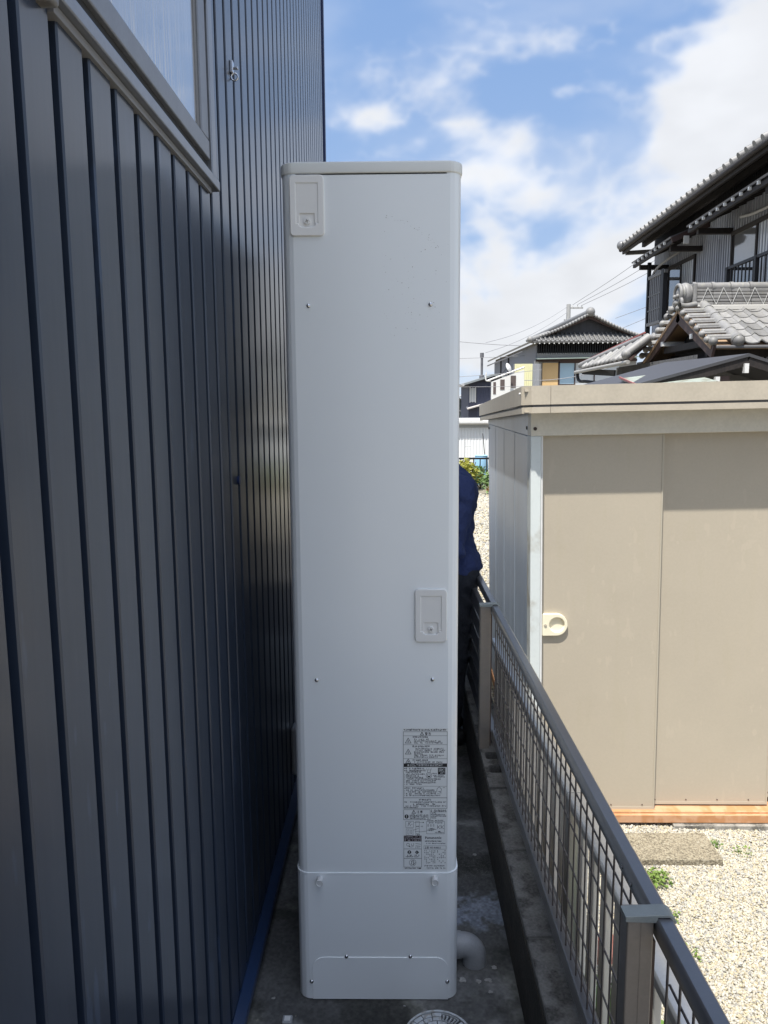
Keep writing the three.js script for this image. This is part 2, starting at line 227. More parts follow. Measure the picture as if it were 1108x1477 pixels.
// ------------------------------------------------------------------ the navy house on the left
{
  const H = thing('navy_house', 'dark navy house wall of vertical metal siding panels', 'house');
  mesh('wall', [bb(-7.5, -0.25, -4.93, -0.445, 5.4, 1.1)], mNavy, H);
  mesh('foundation', [bb(-0.446, -0.25, -4.94, -0.427, 0.05, 1.1)], M(0.05, 0.05, 0.05, 0.9, { map: rep(T.dirty, 1, 1) }), H);
  mesh('roof', [slab4([-7.6, 5.7, -5.0], [-0.40, 5.46, -5.0], [-0.40, 5.46, 1.15], [-7.6, 5.7, 1.15], 0.06)], mNavy, H);
  // one panel profile: flat face, chamfered edges, open groove between panels
  const prof = [[-0.445, 0.002], [-0.4225, 0.002], [-0.4200, 0.0045], [-0.4200, 0.0795], [-0.4225, 0.082], [-0.445, 0.082]];
  const pan = (h) => { const g = poly(prof, h); g.rotateX(-Math.PI / 2); return muv(norm(g)); }; // profile x stays x, profile y becomes -z
  const full = pan(5.34);
  const zWin0 = -1.0, zWin1 = -1.86;
  for (let k = -18; k < 40; k++) {
    const z = -0.832 + 0.0105 - 0.104 * k; if (z - 0.104 < -4.97) continue;
    const mid = z - 0.05, under = mid < zWin0 + 0.02 && mid > zWin1;
    if (!under) { const m = new THREE.Mesh(full, mSidings[((k * 5) % 9 + 9) % 9]); m.name = 'siding_panel'; m.position.set(0, 0.055, z); m.castShadow = m.receiveShadow = true; H.add(m); }
    else for (const [y, h] of [[0.055, 2.068], [3.14, 2.255]]) { const m = new THREE.Mesh(pan(h), mSidings[((k * 5) % 9 + 9) % 9]); m.name = 'siding_panel'; m.position.set(0, y, z); m.castShadow = m.receiveShadow = true; H.add(m); }
  }
  mesh('corner_trim', [bb(-0.47, 0.05, -4.985, -0.412, 5.4, -4.945, 0.004)], mNavy, H);
  // sloping base flashing
  mesh('base_flashing', [poly([[-0.43, 0.075], [-0.418, 0.085], [-0.395, 0.060], [-0.393, 0.045], [-0.397, 0.045], [-0.43, 0.06]], 6.05).translate(0, 0, -4.96)], M(0.022, 0.048, 0.12, 0.4, { map: rep(T.wear, 2, 2), clearcoat: .5, clearcoatRoughness: .3 }), H);
  // window: sill, sash rails, jamb, pane
  const Wd = new THREE.Group(); Wd.name = 'window'; H.add(Wd);
  mesh('pane', [bb(-0.420, 2.215, -1.735, -0.416, 3.05, -1.06)], M(0.36, 0.365, 0.37, 0.09, { ior: 2.33, clearcoat: 1, clearcoatRoughness: 0.05, bumpMap: rep(T.streak, 2.5, 0.6), bumpScale: 0.0012, map: tex(512, 512, (u, v) => { const s = sstep(0.52, 0.75, fbm(u * 70, v * 5, 131, 4) * .6 + fbm(u * 6, v * 6, 132, 4) * .4); return G(0.9 + .1 * s); }, 1.3, 1.3) }), Wd);
  mesh('sill', [bb(-0.43, 2.130, -1.868, -0.402, 2.153, -0.995, 0.003)], mAlu, Wd);
  mesh('drip_strip', [bb(-0.435, 2.117, -1.83, -0.4135, 2.1295, -1.01, 0.001)], M(0.22, 0.22, 0.225, 0.5), Wd);
  mesh('track', [bb(-0.43, 2.153, -1.84, -0.4165, 2.181, -1.01)], M(0.03, 0.03, 0.03, 0.7), Wd);
  const mSash = M(0.28, 0.288, 0.305, 0.4, { metalness: 0.5, map: rep(T.wear, 3, 3) });
  mesh('sash_rail', [bb(-0.43, 2.180, -1.80, -0.4075, 2.221, -1.02, 0.003)], mSash, Wd);
  mesh('sash_stile', [bb(-0.43, 2.2215, -1.80, -0.4085, 3.08, -1.738, 0.003)], mSash, Wd);
  mesh('glazing_bead', [bb(-0.43, 2.2215, -1.7375, -0.413, 3.0, -1.722, 0.002)], M(.2, .2, .2, .6), Wd);
  mesh('frame', [bb(-0.43, 2.1535, -1.855, -0.405, 3.12, -1.812, 0.003), bb(-0.43, 2.1535, -1.012, -0.405, 3.12, -0.985, 0.003), bb(-0.43, 3.08, -1.81, -0.405, 3.12, -1.013)], mAlu, Wd);
  mesh('upper_rail', [bb(-0.425, 2.515, -1.805, -0.4025, 2.556, -1.02, 0.003), bb(-0.42, 2.494, -1.75, -0.4065, 2.515, -1.03, 0.002)], mAlu, Wd);
  mesh('sill_end_cap', [bb(-0.435, 2.112, -0.994, -0.399, 2.16, -0.972, 0.005)], M(0.2, 0.2, 0.2, 0.6, { map: rep(T.dirty, 5, 5) }), Wd);
  // small fittings on the wall
  mesh('bracket', [bb(-0.42, 2.49, -2.135, -0.412, 2.52, -2.115, 0.002), place(new THREE.TorusGeometry(0.009, 0.0025, 6, 12), -0.41, 2.482, -2.125), bb(-0.42, 2.50, -2.13, -0.40, 2.506, -2.12, 0.002)], mChrome, H);
  mesh('plug', [place(new THREE.CylinderGeometry(0.011, 0.013, 0.006, 16), -0.418, 1.44, -2.05, 0, 0, Math.PI / 2)], mNavy, H);
  mesh('pipe_cover', [bb(-0.42, 0.16, -2.98, -0.37, 0.36, -2.91, 0.012)], mPvc, H);
  mesh('cable_clip', [rod([-0.415, 2.6, -4.55], [-0.40, 2.62, -4.55], 0.006), tube([[-0.40, 2.62, -4.55], [-0.38, 2.66, -4.55], [-0.375, 2.75, -4.56]], 0.006, 10, 6)], mBlack, H);
}

// ------------------------------------------------------------------ the water heater tank
const tankFront = -1.93;
{
  const TK = thing('water_heater_tank', 'tall slim white hot water tank standing against the navy wall', 'water tank', [-0.053, 0, 0]);
  const D = 1.3, zc = tankFront - D / 2;
  const col = (w, r, y0, y1, grow = 0) => { const s = roundRect(w, D + 2 * grow, r); const g = new THREE.ExtrudeGeometry(s, { depth: y1 - y0, bevelEnabled: false, curveSegments: 14 }); g.rotateX(-Math.PI / 2).translate(0, y0, zc); return toCreasedNormals(g, 0.5); };
  mesh('body', col(0.434, 0.034, 0.30, 2.186), mTank, TK);
  const lid = () => { const s = roundRect(0.434, D, 0.036); const g = new THREE.ExtrudeGeometry(s, { depth: 0.017, bevelEnabled: true, bevelThickness: 0.005, bevelSize: 0.0035, bevelSegments: 3, curveSegments: 14 }); g.rotateX(-Math.PI / 2).translate(0, 2.191, zc); return toCreasedNormals(g, 0.25); };
  mesh('lid', lid(), mTankLid, TK);
  mesh('seal', col(0.430, 0.034, 2.183, 2.187), mBlack, TK);
  const sk = new THREE.Group(); sk.name = 'skirt'; TK.add(sk);
  mesh('skirt_shell', [col(0.4405, 0.036, 0.003, 0.378, 0.0022), col(0.4412, 0.0365, 0.377, 0.3805, 0.0026)], mTank, sk);
  { // arched access plate on the skirt
    const s = new THREE.Shape(), w = 0.187, h = 0.126, r = 0.034; s.moveTo(-w, 0); s.lineTo(w, 0); s.lineTo(w, h - r); s.absarc(w - r, h - r, r, 0, Math.PI / 2); s.lineTo(-w + r, h); s.absarc(-w + r, h - r, r, Math.PI / 2, Math.PI);
    const g = new THREE.ExtrudeGeometry(s, { depth: 0.0012, bevelEnabled: true, bevelThickness: 0.0012, bevelSize: 0.0006, bevelSegments: 1, curveSegments: 16 });
    mesh('access_plate', toCreasedNormals(g, 0.4).translate(0.006, 0.0038, tankFront + 0.0026), mTank, sk);
  }
  const screwGeo = (() => { const g = new THREE.LatheGeometry([[0, .0032], [.0022, .003], [.0042, .0018], [.0048, 0]].map((p) => p.map((q) => q * 1.15)).map((p) => new THREE.Vector2(...p)), 16); g.rotateX(Math.PI / 2); return norm(g); })();
  const slotGeo = mergeGeometries([norm(bb(-.0028, -.0006, .0026, .0028, .0006, .0034)), norm(bb(-.0006, -.0028, .0026, .0006, .0028, .00335))]);
  const screw = (x, y, z, parent, mat = mChrome, k = 1) => { const s = new THREE.Mesh(screwGeo, mat); s.name = 'screw'; s.position.set(x + 0.053, y, z); s.scale.setScalar(k); parent.add(s); const q = new THREE.Mesh(slotGeo, mBlack); q.name = 'screw_slot'; if (parent === TK) s.add(q); else { q.position.copy(s.position); q.scale.setScalar(k); parent.add(q); } };
  for (const [x, y] of [[-0.2089, 1.8791], [0.0893, 1.8799], [-0.2068, 0.925], [0.0962, 0.9263]]) screw(x, y, tankFront + 0.0005, TK);
  for (const [x, y] of [[-0.1395, 0.1332], [0.0365, 0.1338], [-0.2369, 0.0567], [0.1381, 0.0582]]) screw(x, y, tankFront + 0.0048, sk);
  for (const [x, y] of [[-0.2081, 0.363], [0.1029, 0.3656]]) { mesh('knob', [place(new THREE.CylinderGeometry(0.0092, 0.0088, 0.02, 20), x + 0.053, y, tankFront + 0.013, Math.PI / 2), place(new THREE.TorusGeometry(0.0085, 0.0016, 6, 20), x + 0.053, y, tankFront + 0.023)], mWhite, sk); }
  // two hinged service hatches
  const hatch = (cx, cy) => {
    const h = new THREE.Group(); h.name = 'hatch'; h.position.set(cx + 0.053, cy, tankFront); TK.add(h);
    const s = roundRect(0.078, 0.136, 0.008); const hole = new THREE.Path(); hole.moveTo(-0.028, -0.043); hole.lineTo(-0.022, -0.043); hole.lineTo(-0.020, -0.048); hole.lineTo(-0.014, -0.0515); hole.lineTo(0.014, -0.0515); hole.lineTo(0.020, -0.048); hole.lineTo(0.022, -0.043); hole.lineTo(0.028, -0.043); hole.lineTo(0.028, 0.053); hole.lineTo(-0.028, 0.053); s.holes.push(hole);
    mesh('hatch_frame', toCreasedNormals(new THREE.ExtrudeGeometry(s, { depth: 0.003, bevelEnabled: true, bevelThickness: 0.003, bevelSize: 0.0025, bevelSegments: 3, curveSegments: 8 }), 0.2), mTankPlastic, h);
    const f = new THREE.Shape(); f.moveTo(-0.0255, -0.042); f.lineTo(-0.019, -0.042); f.lineTo(-0.019, -0.024); f.absarc(-0.015, -0.021, 0.004, Math.PI, Math.PI / 2, true); f.lineTo(0.015, -0.017); f.absarc(0.015, -0.021, 0.004, Math.PI / 2, 0, true); f.lineTo(0.019, -0.042); f.lineTo(0.0255, -0.042); f.lineTo(0.0255, 0.0505); f.lineTo(-0.0255, 0.0505);
    mesh('flap', toCreasedNormals(new THREE.ExtrudeGeometry(f, { depth: 0.0016, bevelEnabled: true, bevelThickness: 0.0008, bevelSize: 0.0006, bevelSegments: 2 }), 0.2).translate(0, 0, 0.0018), mTankPlastic, h);
    mesh('hatch_backing', [bb(-0.029, -0.052, 0.0003, 0.029, 0.054, 0.0012)], mTankPlastic, h);
    const k = new THREE.Mesh(new THREE.CylinderGeometry(0.0068, 0.0072, 0.006, 18).rotateX(Math.PI / 2), mTankPlastic); k.name = 'hatch_screw'; k.position.set(0, -0.036, 0.0042); h.add(k);
    const q = new THREE.Mesh(slotGeo, M(.25, .24, .22, .6)); q.name = 'screw_slot'; q.position.set(0, -0.036, 0.0046); q.rotation.z = 0.4; q.scale.set(1.4, 1.4, 1); h.add(q);
  };
  hatch(-0.2078, 2.1128); hatch(0.0917, 1.0985);
  // printed instruction sticker
  {
    const W = 400, Hc = 1236, cv = document.createElement('canvas'); cv.width = W; cv.height = Hc; const c = cv.getContext('2d'), r = rng(33);
    c.fillStyle = '#e9ebe9'; c.fillRect(0, 0, W, Hc); c.strokeStyle = c.fillStyle = '#1c1d20';
    // a line of small dense characters, each a few strokes
    const line = (x, y, n, s, w = 1.6, gap = .12) => { c.lineWidth = w; for (let i = 0; i < n; i++) { if (r() < gap) continue; const q = x + i * s * 1.02, k = 3 + Math.floor(r() * 4); c.beginPath(); for (let j = 0; j < k; j++) { const a = r(), b = r(), d = r() < .5; c.moveTo(q + (d ? 0.06 : a * .85) * s, y - (d ? a : .95) * s); c.lineTo(q + (d ? .88 : a * .85 + (b - .5) * .2) * s, y - (d ? a + (b - .5) * .15 : .1 * b) * s); } c.stroke(); } };
    const box = (x, y, w, h, lw = 2.5) => { c.lineWidth = lw; c.strokeRect(x, y, w, h); };
    const tri = (x, y, s, inner) => { c.lineWidth = 4; c.beginPath(); c.moveTo(x, y - s); c.lineTo(x + s * .6, y); c.lineTo(x - s * .6, y); c.closePath(); c.stroke(); c.lineWidth = 3.5; c.beginPath(); if (inner === 0) { c.moveTo(x, y - s * .68); c.lineTo(x, y - s * .3); c.moveTo(x, y - s * .2); c.lineTo(x, y - s * .12); } else { c.moveTo(x - 4, y - s * .6); c.lineTo(x + 4, y - s * .36); c.lineTo(x - 3, y - s * .34); c.lineTo(x + 1, y - s * .1); } c.stroke(); };
    const strokes = (x, y, s, L) => { c.lineWidth = 2.6; c.beginPath(); for (const [a, b, d, e] of L) { c.moveTo(x + a * s, y + b * s); c.lineTo(x + d * s, y + e * s); } c.stroke(); };
    const KEI = [[0, .1, .5, .1], [.15, 0, .15, .18], [.35, 0, .35, .18], [.1, .22, .45, .22], [.45, .22, .4, .45], [.12, .3, .3, .3], [.12, .3, .12, .42], [.3, .3, .3, .42], [.12, .42, .3, .42], [.62, 0, .5, .25], [.58, .12, .95, .12], [.85, .12, .55, .45], [.62, .2, .95, .45], [.1, .55, .9, .55], [.2, .63, .8, .63], [.2, .71, .8, .71], [.25, .78, .75, .78], [.25, .78, .25, .98], [.75, .78, .75, .98], [.25, .98, .75, .98]];
    const KOKU = [[.25, 0, .12, .25], [.2, .15, .85, .15], [.5, 0, .5, .42], [.05, .42, .95, .42], [.22, .58, .78, .58], [.22, .58, .22, .98], [.78, .58, .78, .98], [.22, .96, .78, .96]];
    const CHU = [[.1, .1, .22, .22], [.04, .35, .16, .45], [.05, .95, .24, .6], [.6, .0, .66, .12], [.35, .22, .95, .22], [.4, .55, .9, .55], [.65, .22, .65, .92], [.32, .93, .98, .93]];
    const I = [[.5, 0, .5, .08], [.15, .1, .85, .1], [.32, .14, .38, .26], [.68, .14, .62, .26], [.05, .28, .95, .28], [.22, .36, .78, .36], [.22, .36, .22, .62], [.78, .36, .78, .62], [.22, .48, .78, .48], [.22, .62, .78, .62], [.12, .74, .05, .92], [.3, .72, .34, .95], [.34, .95, .7, .95], [.5, .7, .58, .82], [.8, .72, .92, .88]];
    line(8, 24, 24, 15.5, 2.4, .04);
    box(6, 32, 388, 272); c.beginPath(); for (const y of [66, 142, 262]) { c.moveTo(6, y); c.lineTo(394, y); } c.lineWidth = 2; c.stroke();
    tri(170, 60, 26, 0); strokes(196, 37, 25, KEI); strokes(226, 37, 25, KOKU);
    tri(48, 128, 42, 1); tri(48, 222, 42, 1); tri(48, 300, 36, 1);
    line(86, 84, 9, 15, 2.2, 0); for (const y of [104, 118, 133]) line(100, y, 18 + (y > 105 ? 1 : -8), 13); line(86, 164, 10, 15, 2.2, 0); for (const [y, n] of [[184, 20], [198, 21], [212, 20], [226, 6], [240, 20], [255, 16]]) line(100, y, n, 13); line(86, 282, 9, 15, 2.2, 0); line(100, 298, 19, 13);
    c.fillRect(6, 306, 388, 26); c.strokeStyle = '#e9ebe9'; line(40, 328, 16, 19.5, 2.4, 0); c.strokeStyle = '#1c1d20';
    box(6, 332, 388, 268); for (const [y, n] of [[352, 12], [370, 13], [384, 10]]) { if (y < 384) c.fillRect(14, y - 10, 9, 9); line(28, y, n, 13.2, 2); } for (const [y, n] of [[402, 13], [416, 9], [430, 12], [444, 24], [459, 21], [474, 21], [489, 12]]) { c.fillRect(15, y - 9, 3, 9); line(28, y, n, 12.6); }
    c.lineWidth = 3; c.beginPath(); c.arc(232, 405, 25, 0, 7); c.moveTo(245, 405); c.arc(232, 405, 13, 0, 7); c.moveTo(222, 378); c.lineTo(212, 345); c.moveTo(242, 378); c.lineTo(252, 345); c.moveTo(232, 345); c.lineTo(232, 366); c.stroke(); c.fillRect(222, 410, 20, 12); line(262, 394, 6, 10, 1.4);
    c.fillRect(312, 340, 66, 58); c.strokeStyle = '#e9ebe9'; for (const y of [358, 374, 391]) line(319, y, 4, 13, 2); c.strokeStyle = '#1c1d20'; for (const y of [412, 424]) line(268, y, 11, 10.5, 1.4);
    c.beginPath(); c.moveTo(6, 500); c.lineTo(394, 500); c.lineWidth = 1.5; c.stroke(); c.fillRect(14, 512, 9, 9); line(28, 522, 12, 13.2, 2); for (const [y, n] of [[540, 20], [555, 21], [570, 24], [586, 24]]) { c.fillRect(15, y - 9, 3, 9); line(28, y, n, 12.6); }
    c.lineWidth = 2.5; c.beginPath(); c.moveTo(300, 550); c.lineTo(306, 520); c.lineTo(324, 504); c.lineTo(344, 524); c.lineTo(342, 544); c.lineTo(312, 546); c.moveTo(324, 544); c.lineTo(346, 560); c.moveTo(356, 512); c.lineTo(376, 512); c.stroke();
    box(6, 600, 388, 92); line(140, 624, 8, 14, 2.2, 0); line(10, 644, 29, 12.8, 1.6); line(90, 664, 15, 14, 2.2, .15); line(10, 678, 29, 12.8, 1.6); line(10, 690, 12, 10, 1.4);
    box(6, 704, 238, 88); tri(96, 736, 28, 0); strokes(122, 711, 25, CHU); strokes(152, 711, 25, I); c.beginPath(); c.arc(32, 764, 18, 0, 7); c.fill(); c.fillStyle = '#e9ebe9'; c.fillRect(29, 752, 6, 15); c.fillRect(29, 770, 6, 6); c.fillStyle = '#1c1d20'; for (const [y, n] of [[758, 14], [772, 13], [787, 13]]) line(60, y, n, 12.8, 1.8); for (const y of [714, 726, 738, 752, 766, 780]) line(252, y, y === 738 || y === 780 ? 4 : 12, 11.4, 1.5);
    box(24, 806, 70, 54, 2); box(28, 872, 62, 56, 2); c.lineWidth = 3; c.beginPath(); c.moveTo(44, 850); c.lineTo(52, 816); c.lineTo(68, 848); c.moveTo(60, 820); c.lineTo(72, 814); c.moveTo(74, 832); c.lineTo(84, 832); c.stroke(); box(42, 882, 12, 36, 2); box(68, 884, 10, 30, 2); box(114, 806, 32, 108, 2); c.beginPath(); c.moveTo(108, 896); c.lineTo(150, 896); c.moveTo(94, 884); c.lineTo(140, 868); c.moveTo(146, 900); c.lineTo(212, 892); c.moveTo(100, 816); c.lineTo(180, 816); c.stroke(); c.beginPath(); c.arc(182, 816, 5, 0, 7); c.fill(); line(118, 856, 6, 10, 1.4); line(112, 930, 5, 10, 1.4);
    box(212, 806, 160, 110, 2); line(218, 804, 14, 11, 1.3); line(220, 824, 12, 11, 1.4); for (const x of [222, 246, 270]) box(x, 834, 8, 16, 2); line(226, 876, 5, 11, 1.5); line(230, 890, 4, 11, 1.5); c.lineWidth = 3; c.beginPath(); for (const x of [310, 342]) { c.moveTo(x, 836); c.lineTo(x, 872); c.moveTo(x + 24, 842); c.lineTo(x + 4, 856); c.lineTo(x + 24, 872); } c.moveTo(214, 884); c.lineTo(300, 876); c.stroke(); c.fillRect(316, 892, 20, 8); line(286, 910, 8, 10, 1.3);
    c.fillStyle = '#2b1a20'; c.fillRect(6, 932, 160, 50); c.fillStyle = '#1c1d20'; c.strokeStyle = '#e9ebe9'; for (const y of [949, 964, 979]) line(14, y, 11, 13, 1.6); c.strokeStyle = '#1c1d20';
    box(6, 982, 160, 68, 2); c.beginPath(); c.arc(44, 1012, 13, 0, 7); c.moveTo(52, 1022); c.lineTo(66, 1034); c.lineTo(94, 1030); c.moveTo(74, 1002); c.lineTo(74, 1018); c.lineTo(94, 1020); c.lineTo(96, 998); c.moveTo(112, 1002); c.lineTo(160, 1008); c.moveTo(112, 1022); c.lineTo(158, 1026); for (const x of [116, 130, 144]) { c.moveTo(x, 1028); c.lineTo(x - 2, 1044); } c.lineWidth = 2.4; c.stroke(); c.fillRect(52, 1024, 9, 9);
    box(6, 1050, 160, 84, 2.5); c.beginPath(); c.arc(56, 1080, 17, 0, 7); c.fill(); c.fillStyle = '#e9ebe9'; c.fillRect(51, 1072, 10, 10); c.fillRect(44, 1090, 24, 3); c.fillStyle = '#1c1d20'; c.beginPath(); c.moveTo(124, 1062); c.lineTo(144, 1080); c.lineTo(124, 1098); c.lineTo(106, 1080); c.fill(); c.strokeStyle = '#e9ebe9'; c.beginPath(); c.moveTo(112, 1080); c.lineTo(128, 1080); c.moveTo(124, 1070); c.lineTo(124, 1092); c.stroke(); c.strokeStyle = '#1c1d20'; line(36, 1112, 4, 11, 1.8); line(22, 1124, 7, 10, 1.5); line(104, 1112, 4, 11, 1.6); line(102, 1124, 4, 10, 1.5);
    box(6, 1134, 160, 78, 2.5); c.lineWidth = 2.2; c.beginPath(); c.arc(86, 1172, 30, 0, 7); c.stroke(); c.lineWidth = 4.5; c.beginPath(); c.moveTo(68, 1186); c.quadraticCurveTo(78, 1180, 80, 1156); c.moveTo(72, 1160); c.quadraticCurveTo(104, 1146, 96, 1164); c.quadraticCurveTo(90, 1174, 92, 1184); c.quadraticCurveTo(98, 1192, 110, 1170); c.stroke(); line(72, 1194, 4, 7, 1);
    line(14, 1228, 13, 11, 1.3); c.fillRect(140, 1218, 22, 10);
    c.font = 'bold 31px sans-serif'; c.fillText('Panasonic', 196, 962); line(198, 986, 14, 10.4, 2.2, .05); line(198, 1006, 18, 10, 1.4, .2);
    box(188, 1022, 200, 30, 1.6); line(194, 1046, 2, 19, 2.6, 0); c.font = 'bold 22px sans-serif'; c.fillText('HE-N46LS', 240, 1046);
    for (let y = 0; y < 8; y++) { for (let x = 0; x < 7; x++) if (r() > .28) line(192 + x * 15, 1072 + y * 15, 1, 9, 1.6, 0); for (let x = 0; x < 5; x++) if (r() > .45) line(306 + x * 17, 1072 + y * 15, 1, 10, 1.5, 0); }
    line(190, 1206, 18, 10.6, 1.6, .15); line(190, 1226, 18, 10.6, 1.5, .2);
    const t = new THREE.CanvasTexture(cv); t.colorSpace = THREE.SRGBColorSpace;
    const g = bb(0.0178 + .053, 0.389, tankFront + 0.0002, 0.1372 + .053, 0.7931, tankFront + 0.0006);
    mesh('instruction_label', g, M(0.94, 0.94, 0.94, 0.4, { map: t }), TK, true);
  }
  { // dried drops on the upper front
    const r = rng(61), g = new THREE.SphereGeometry(1, 6, 4), L = []; for (let i = 0; i < 95; i++) { const t = r(), arc = i < 34, x = arc ? 0.0 + t * 0.14 : -0.02 + r() * 0.17, y = arc ? 2.09 - 0.09 * t * t - .012 * r() : 2.06 - 0.22 * r() - .05 * t, k = 0.0004 + 0.0006 * r() ** 3; L.push(g.clone().scale(k, k, k * .3).translate(x + 0.035, y, tankFront + .0001)); }
    tag(mesh('dried_drops', L, M(.22, .2, .18, .5), TK), null, null, null, 'stuff');
  }
  // pipe fittings on the lid, seen just above the rim
  mesh('vent_cap', [place(new THREE.SphereGeometry(0.05, 20, 10, 0, 7, 0, 1.5), -0.085, 2.212, -2.72), place(new THREE.CylinderGeometry(0.052, 0.055, 0.02, 20), -0.085, 2.215, -2.72)], mWhite, TK);
}

// ------------------------------------------------------------------ block wall, fences
{
  const B = thing('block_wall', 'low concrete block wall carrying the mesh fence', 'wall');
  const x0 = 0.343, x1 = 0.463, top = 0.24, L = 0.39;
  const plain = bb(x0, -0.05, -L / 2, x1, top, L / 2, 0.006), lower = bb(x0 + 0.002, -0.32, -L / 2, x1 - 0.002, -0.06, L / 2, 0.005);
  const g1 = muv(norm(plain)), g2 = muv(norm(lower));
  const cored = (() => { const s = new THREE.Shape([[x0, -L / 2], [x1, -L / 2], [x1, L / 2], [x0, L / 2]].map((p) => new THREE.Vector2(...p))); for (const c of [-0.055, 0.06]) { const h = roundRect(0.05, 0.062, 0.012, THREE.Path); const pts = h.getPoints(4).map((p) => new THREE.Vector2(p.x + 0.383, p.y + c)); s.holes.push(new THREE.Path(pts)); } const g = new THREE.ExtrudeGeometry(s, { depth: 0.29, bevelEnabled: false }); g.rotateX(-Math.PI / 2).translate(0, -0.05, 0); return muv(norm(g)); })();
  for (let k = -10; k < 24; k++) {
    const z = -2.865 + 2 * 0.4 - 0.4 * (k - 0); const cz = z;
    for (const [g, y] of [[Math.abs(cz + 2.865) < 0.01 ? cored : g1, 0], [g2, 0]]) { const m = new THREE.Mesh(g, mBlock); m.name = 'block'; m.position.set(0, 0, cz); m.castShadow = m.receiveShadow = true; B.add(m); }
  }
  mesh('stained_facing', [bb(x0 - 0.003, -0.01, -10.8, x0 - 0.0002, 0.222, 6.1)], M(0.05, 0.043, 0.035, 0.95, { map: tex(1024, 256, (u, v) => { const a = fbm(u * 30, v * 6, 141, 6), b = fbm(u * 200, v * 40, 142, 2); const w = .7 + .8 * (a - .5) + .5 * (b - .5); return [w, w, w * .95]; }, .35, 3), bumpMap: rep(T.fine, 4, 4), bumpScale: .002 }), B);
  mesh('mortar', [bb(x0 + 0.006, -0.31, -10.9, x1 - 0.006, -0.02, 6.2), bb(x0 + 0.006, -0.3, -2.665, x1 - 0.006, top - 0.006, 6.2), bb(x0 + 0.006, -0.3, -10.9, x1 - 0.006, top - 0.006, -3.065)], mMortar, B);

  const turn = 0.0105, OX = 0.3716;
  const F = thing('mesh_fence', 'dark metal mesh fence with rounded top rail on the block wall', 'fence', [OX, 0, 0], turn);
  const z0 = -1.123, z1 = -3.005, zN = 0.745;
  for (const z of [zN, z0, z1]) {
    const p = new THREE.Group(); p.name = 'post'; F.add(p);
    mesh('post_column', [bb(0, 0.236, z - 0.018, 0.042, 0.842, z + 0.018, 0.003), bb(0.0215, 0.24, z + 0.0179, 0.0228, 0.84, z + 0.0186)], mFencePost, p);
    const s = new THREE.Shape(); s.moveTo(-0.003, 0.838); s.lineTo(-0.003, 0.846); s.lineTo(0.055, 0.8485); s.quadraticCurveTo(0.072, 0.85, 0.0755, 0.836); s.lineTo(0.0735, 0.833); s.lineTo(0.066, 0.845); s.lineTo(0.046, 0.845); s.lineTo(0.046, 0.836);
    mesh('post_cap', new THREE.ExtrudeGeometry(s, { depth: 0.026, bevelEnabled: true, bevelThickness: 0.001, bevelSize: 0.001, bevelSegments: 1 }).translate(0, 0, z - 0.006), mFenceCap, p);
    mesh('post_side', [bb(0.0422, 0.25, z - 0.014, 0.047, 0.80, z + 0.014)], M(0.07, 0.045, 0.035, 0.6), p);
  }
  const railProf = () => roundRect(0.028, 0.038, 0.007);
  const rail = (a, b) => toCreasedNormals(new THREE.ExtrudeGeometry(railProf(), { depth: b - a, bevelEnabled: false, curveSegments: 10 }), 0.6).translate(0.058, 0.8235, a);
  const sleeve = (a, b) => toCreasedNormals(new THREE.ExtrudeGeometry(roundRect(0.0292, 0.0392, 0.0075), { depth: b - a, bevelEnabled: false, curveSegments: 10 }), 0.6).translate(0.058, 0.8235, a);
  for (const [a, b] of [[z0 - 1.88, z0 - 0.17], [z0 + 0.0, zN]]) mesh('top_rail', rail(a, b), mFenceDark, F);
  mesh('rail_joint', [sleeve(z0 - 0.169, z0 - 0.005), place(new THREE.CylinderGeometry(0.004, 0.004, 0.003, 10), 0.0428, 0.82, z0 - 0.10, 0, 0, Math.PI / 2), place(new THREE.CylinderGeometry(0.004, 0.004, 0.003, 10), 0.0428, 0.82, z0 - 0.15, 0, 0, Math.PI / 2)], mFenceDark, F);
  for (const [a, b] of [[z1 + 0.026, z0 - 0.026], [z0 + 0.026, zN - 0.026]]) mesh('bottom_rail', [bb(0.048, 0.285, a, 0.074, 0.33, b, 0.003)], mFenceDark, F);
  const vw = muv(norm(rod([0.058, 0.328, 0], [0.058, 0.806, 0], 0.0021, 6)));
  for (const [a, b] of [[z1 + 0.04, z0 - 0.03], [z0 + 0.04, zN - 0.03]]) {
    for (let z = a; z < b; z += 0.05) { const m = new THREE.Mesh(vw, mWire); m.name = 'vertical_wire'; m.position.z = z; m.castShadow = true; F.add(m); }
    for (const y of [0.345, 0.445, 0.545, 0.645, 0.745]) mesh('horizontal_wire', rod([0.062, y, a], [0.062, y, b], 0.0021, 6), mWire, F);
  }
  // slatted stretch beyond the second post
  const S = thing('slat_fence', 'dark fence of horizontal slats beside the person in navy', 'fence', [OX, 0, 0], turn);
  const e1 = -6.9;
  for (let i = 0; i < 6; i++) mesh('slat', place(bb(-0.012, -0.029, e1, 0.012, 0.029, z1 - 0.02, 0.006), 0.030, 0.345 + i * 0.084, 0, 0, 0, -0.12), mFenceDark, S);
  mesh('top_rail', rail(e1, z1 - 0.03), mFenceDark, S);
  mesh('bottom_rail', bb(0.052, 0.25, e1, 0.082, 0.292, z1 - 0.027, 0.003), mFenceDark, S);
  for (const z of [-4.9, -6.9]) { mesh('post', bb(0.0, 0.236, z - 0.025, 0.0455, 0.842, z + 0.025, 0.003), mFencePost, S); }

  // neighbour's low fence of upright bars
  const N = thing('bar_fence', 'low silver fence of upright bars standing in the gravel behind the mesh', 'fence', [0.594, 0, 0], 0.022);
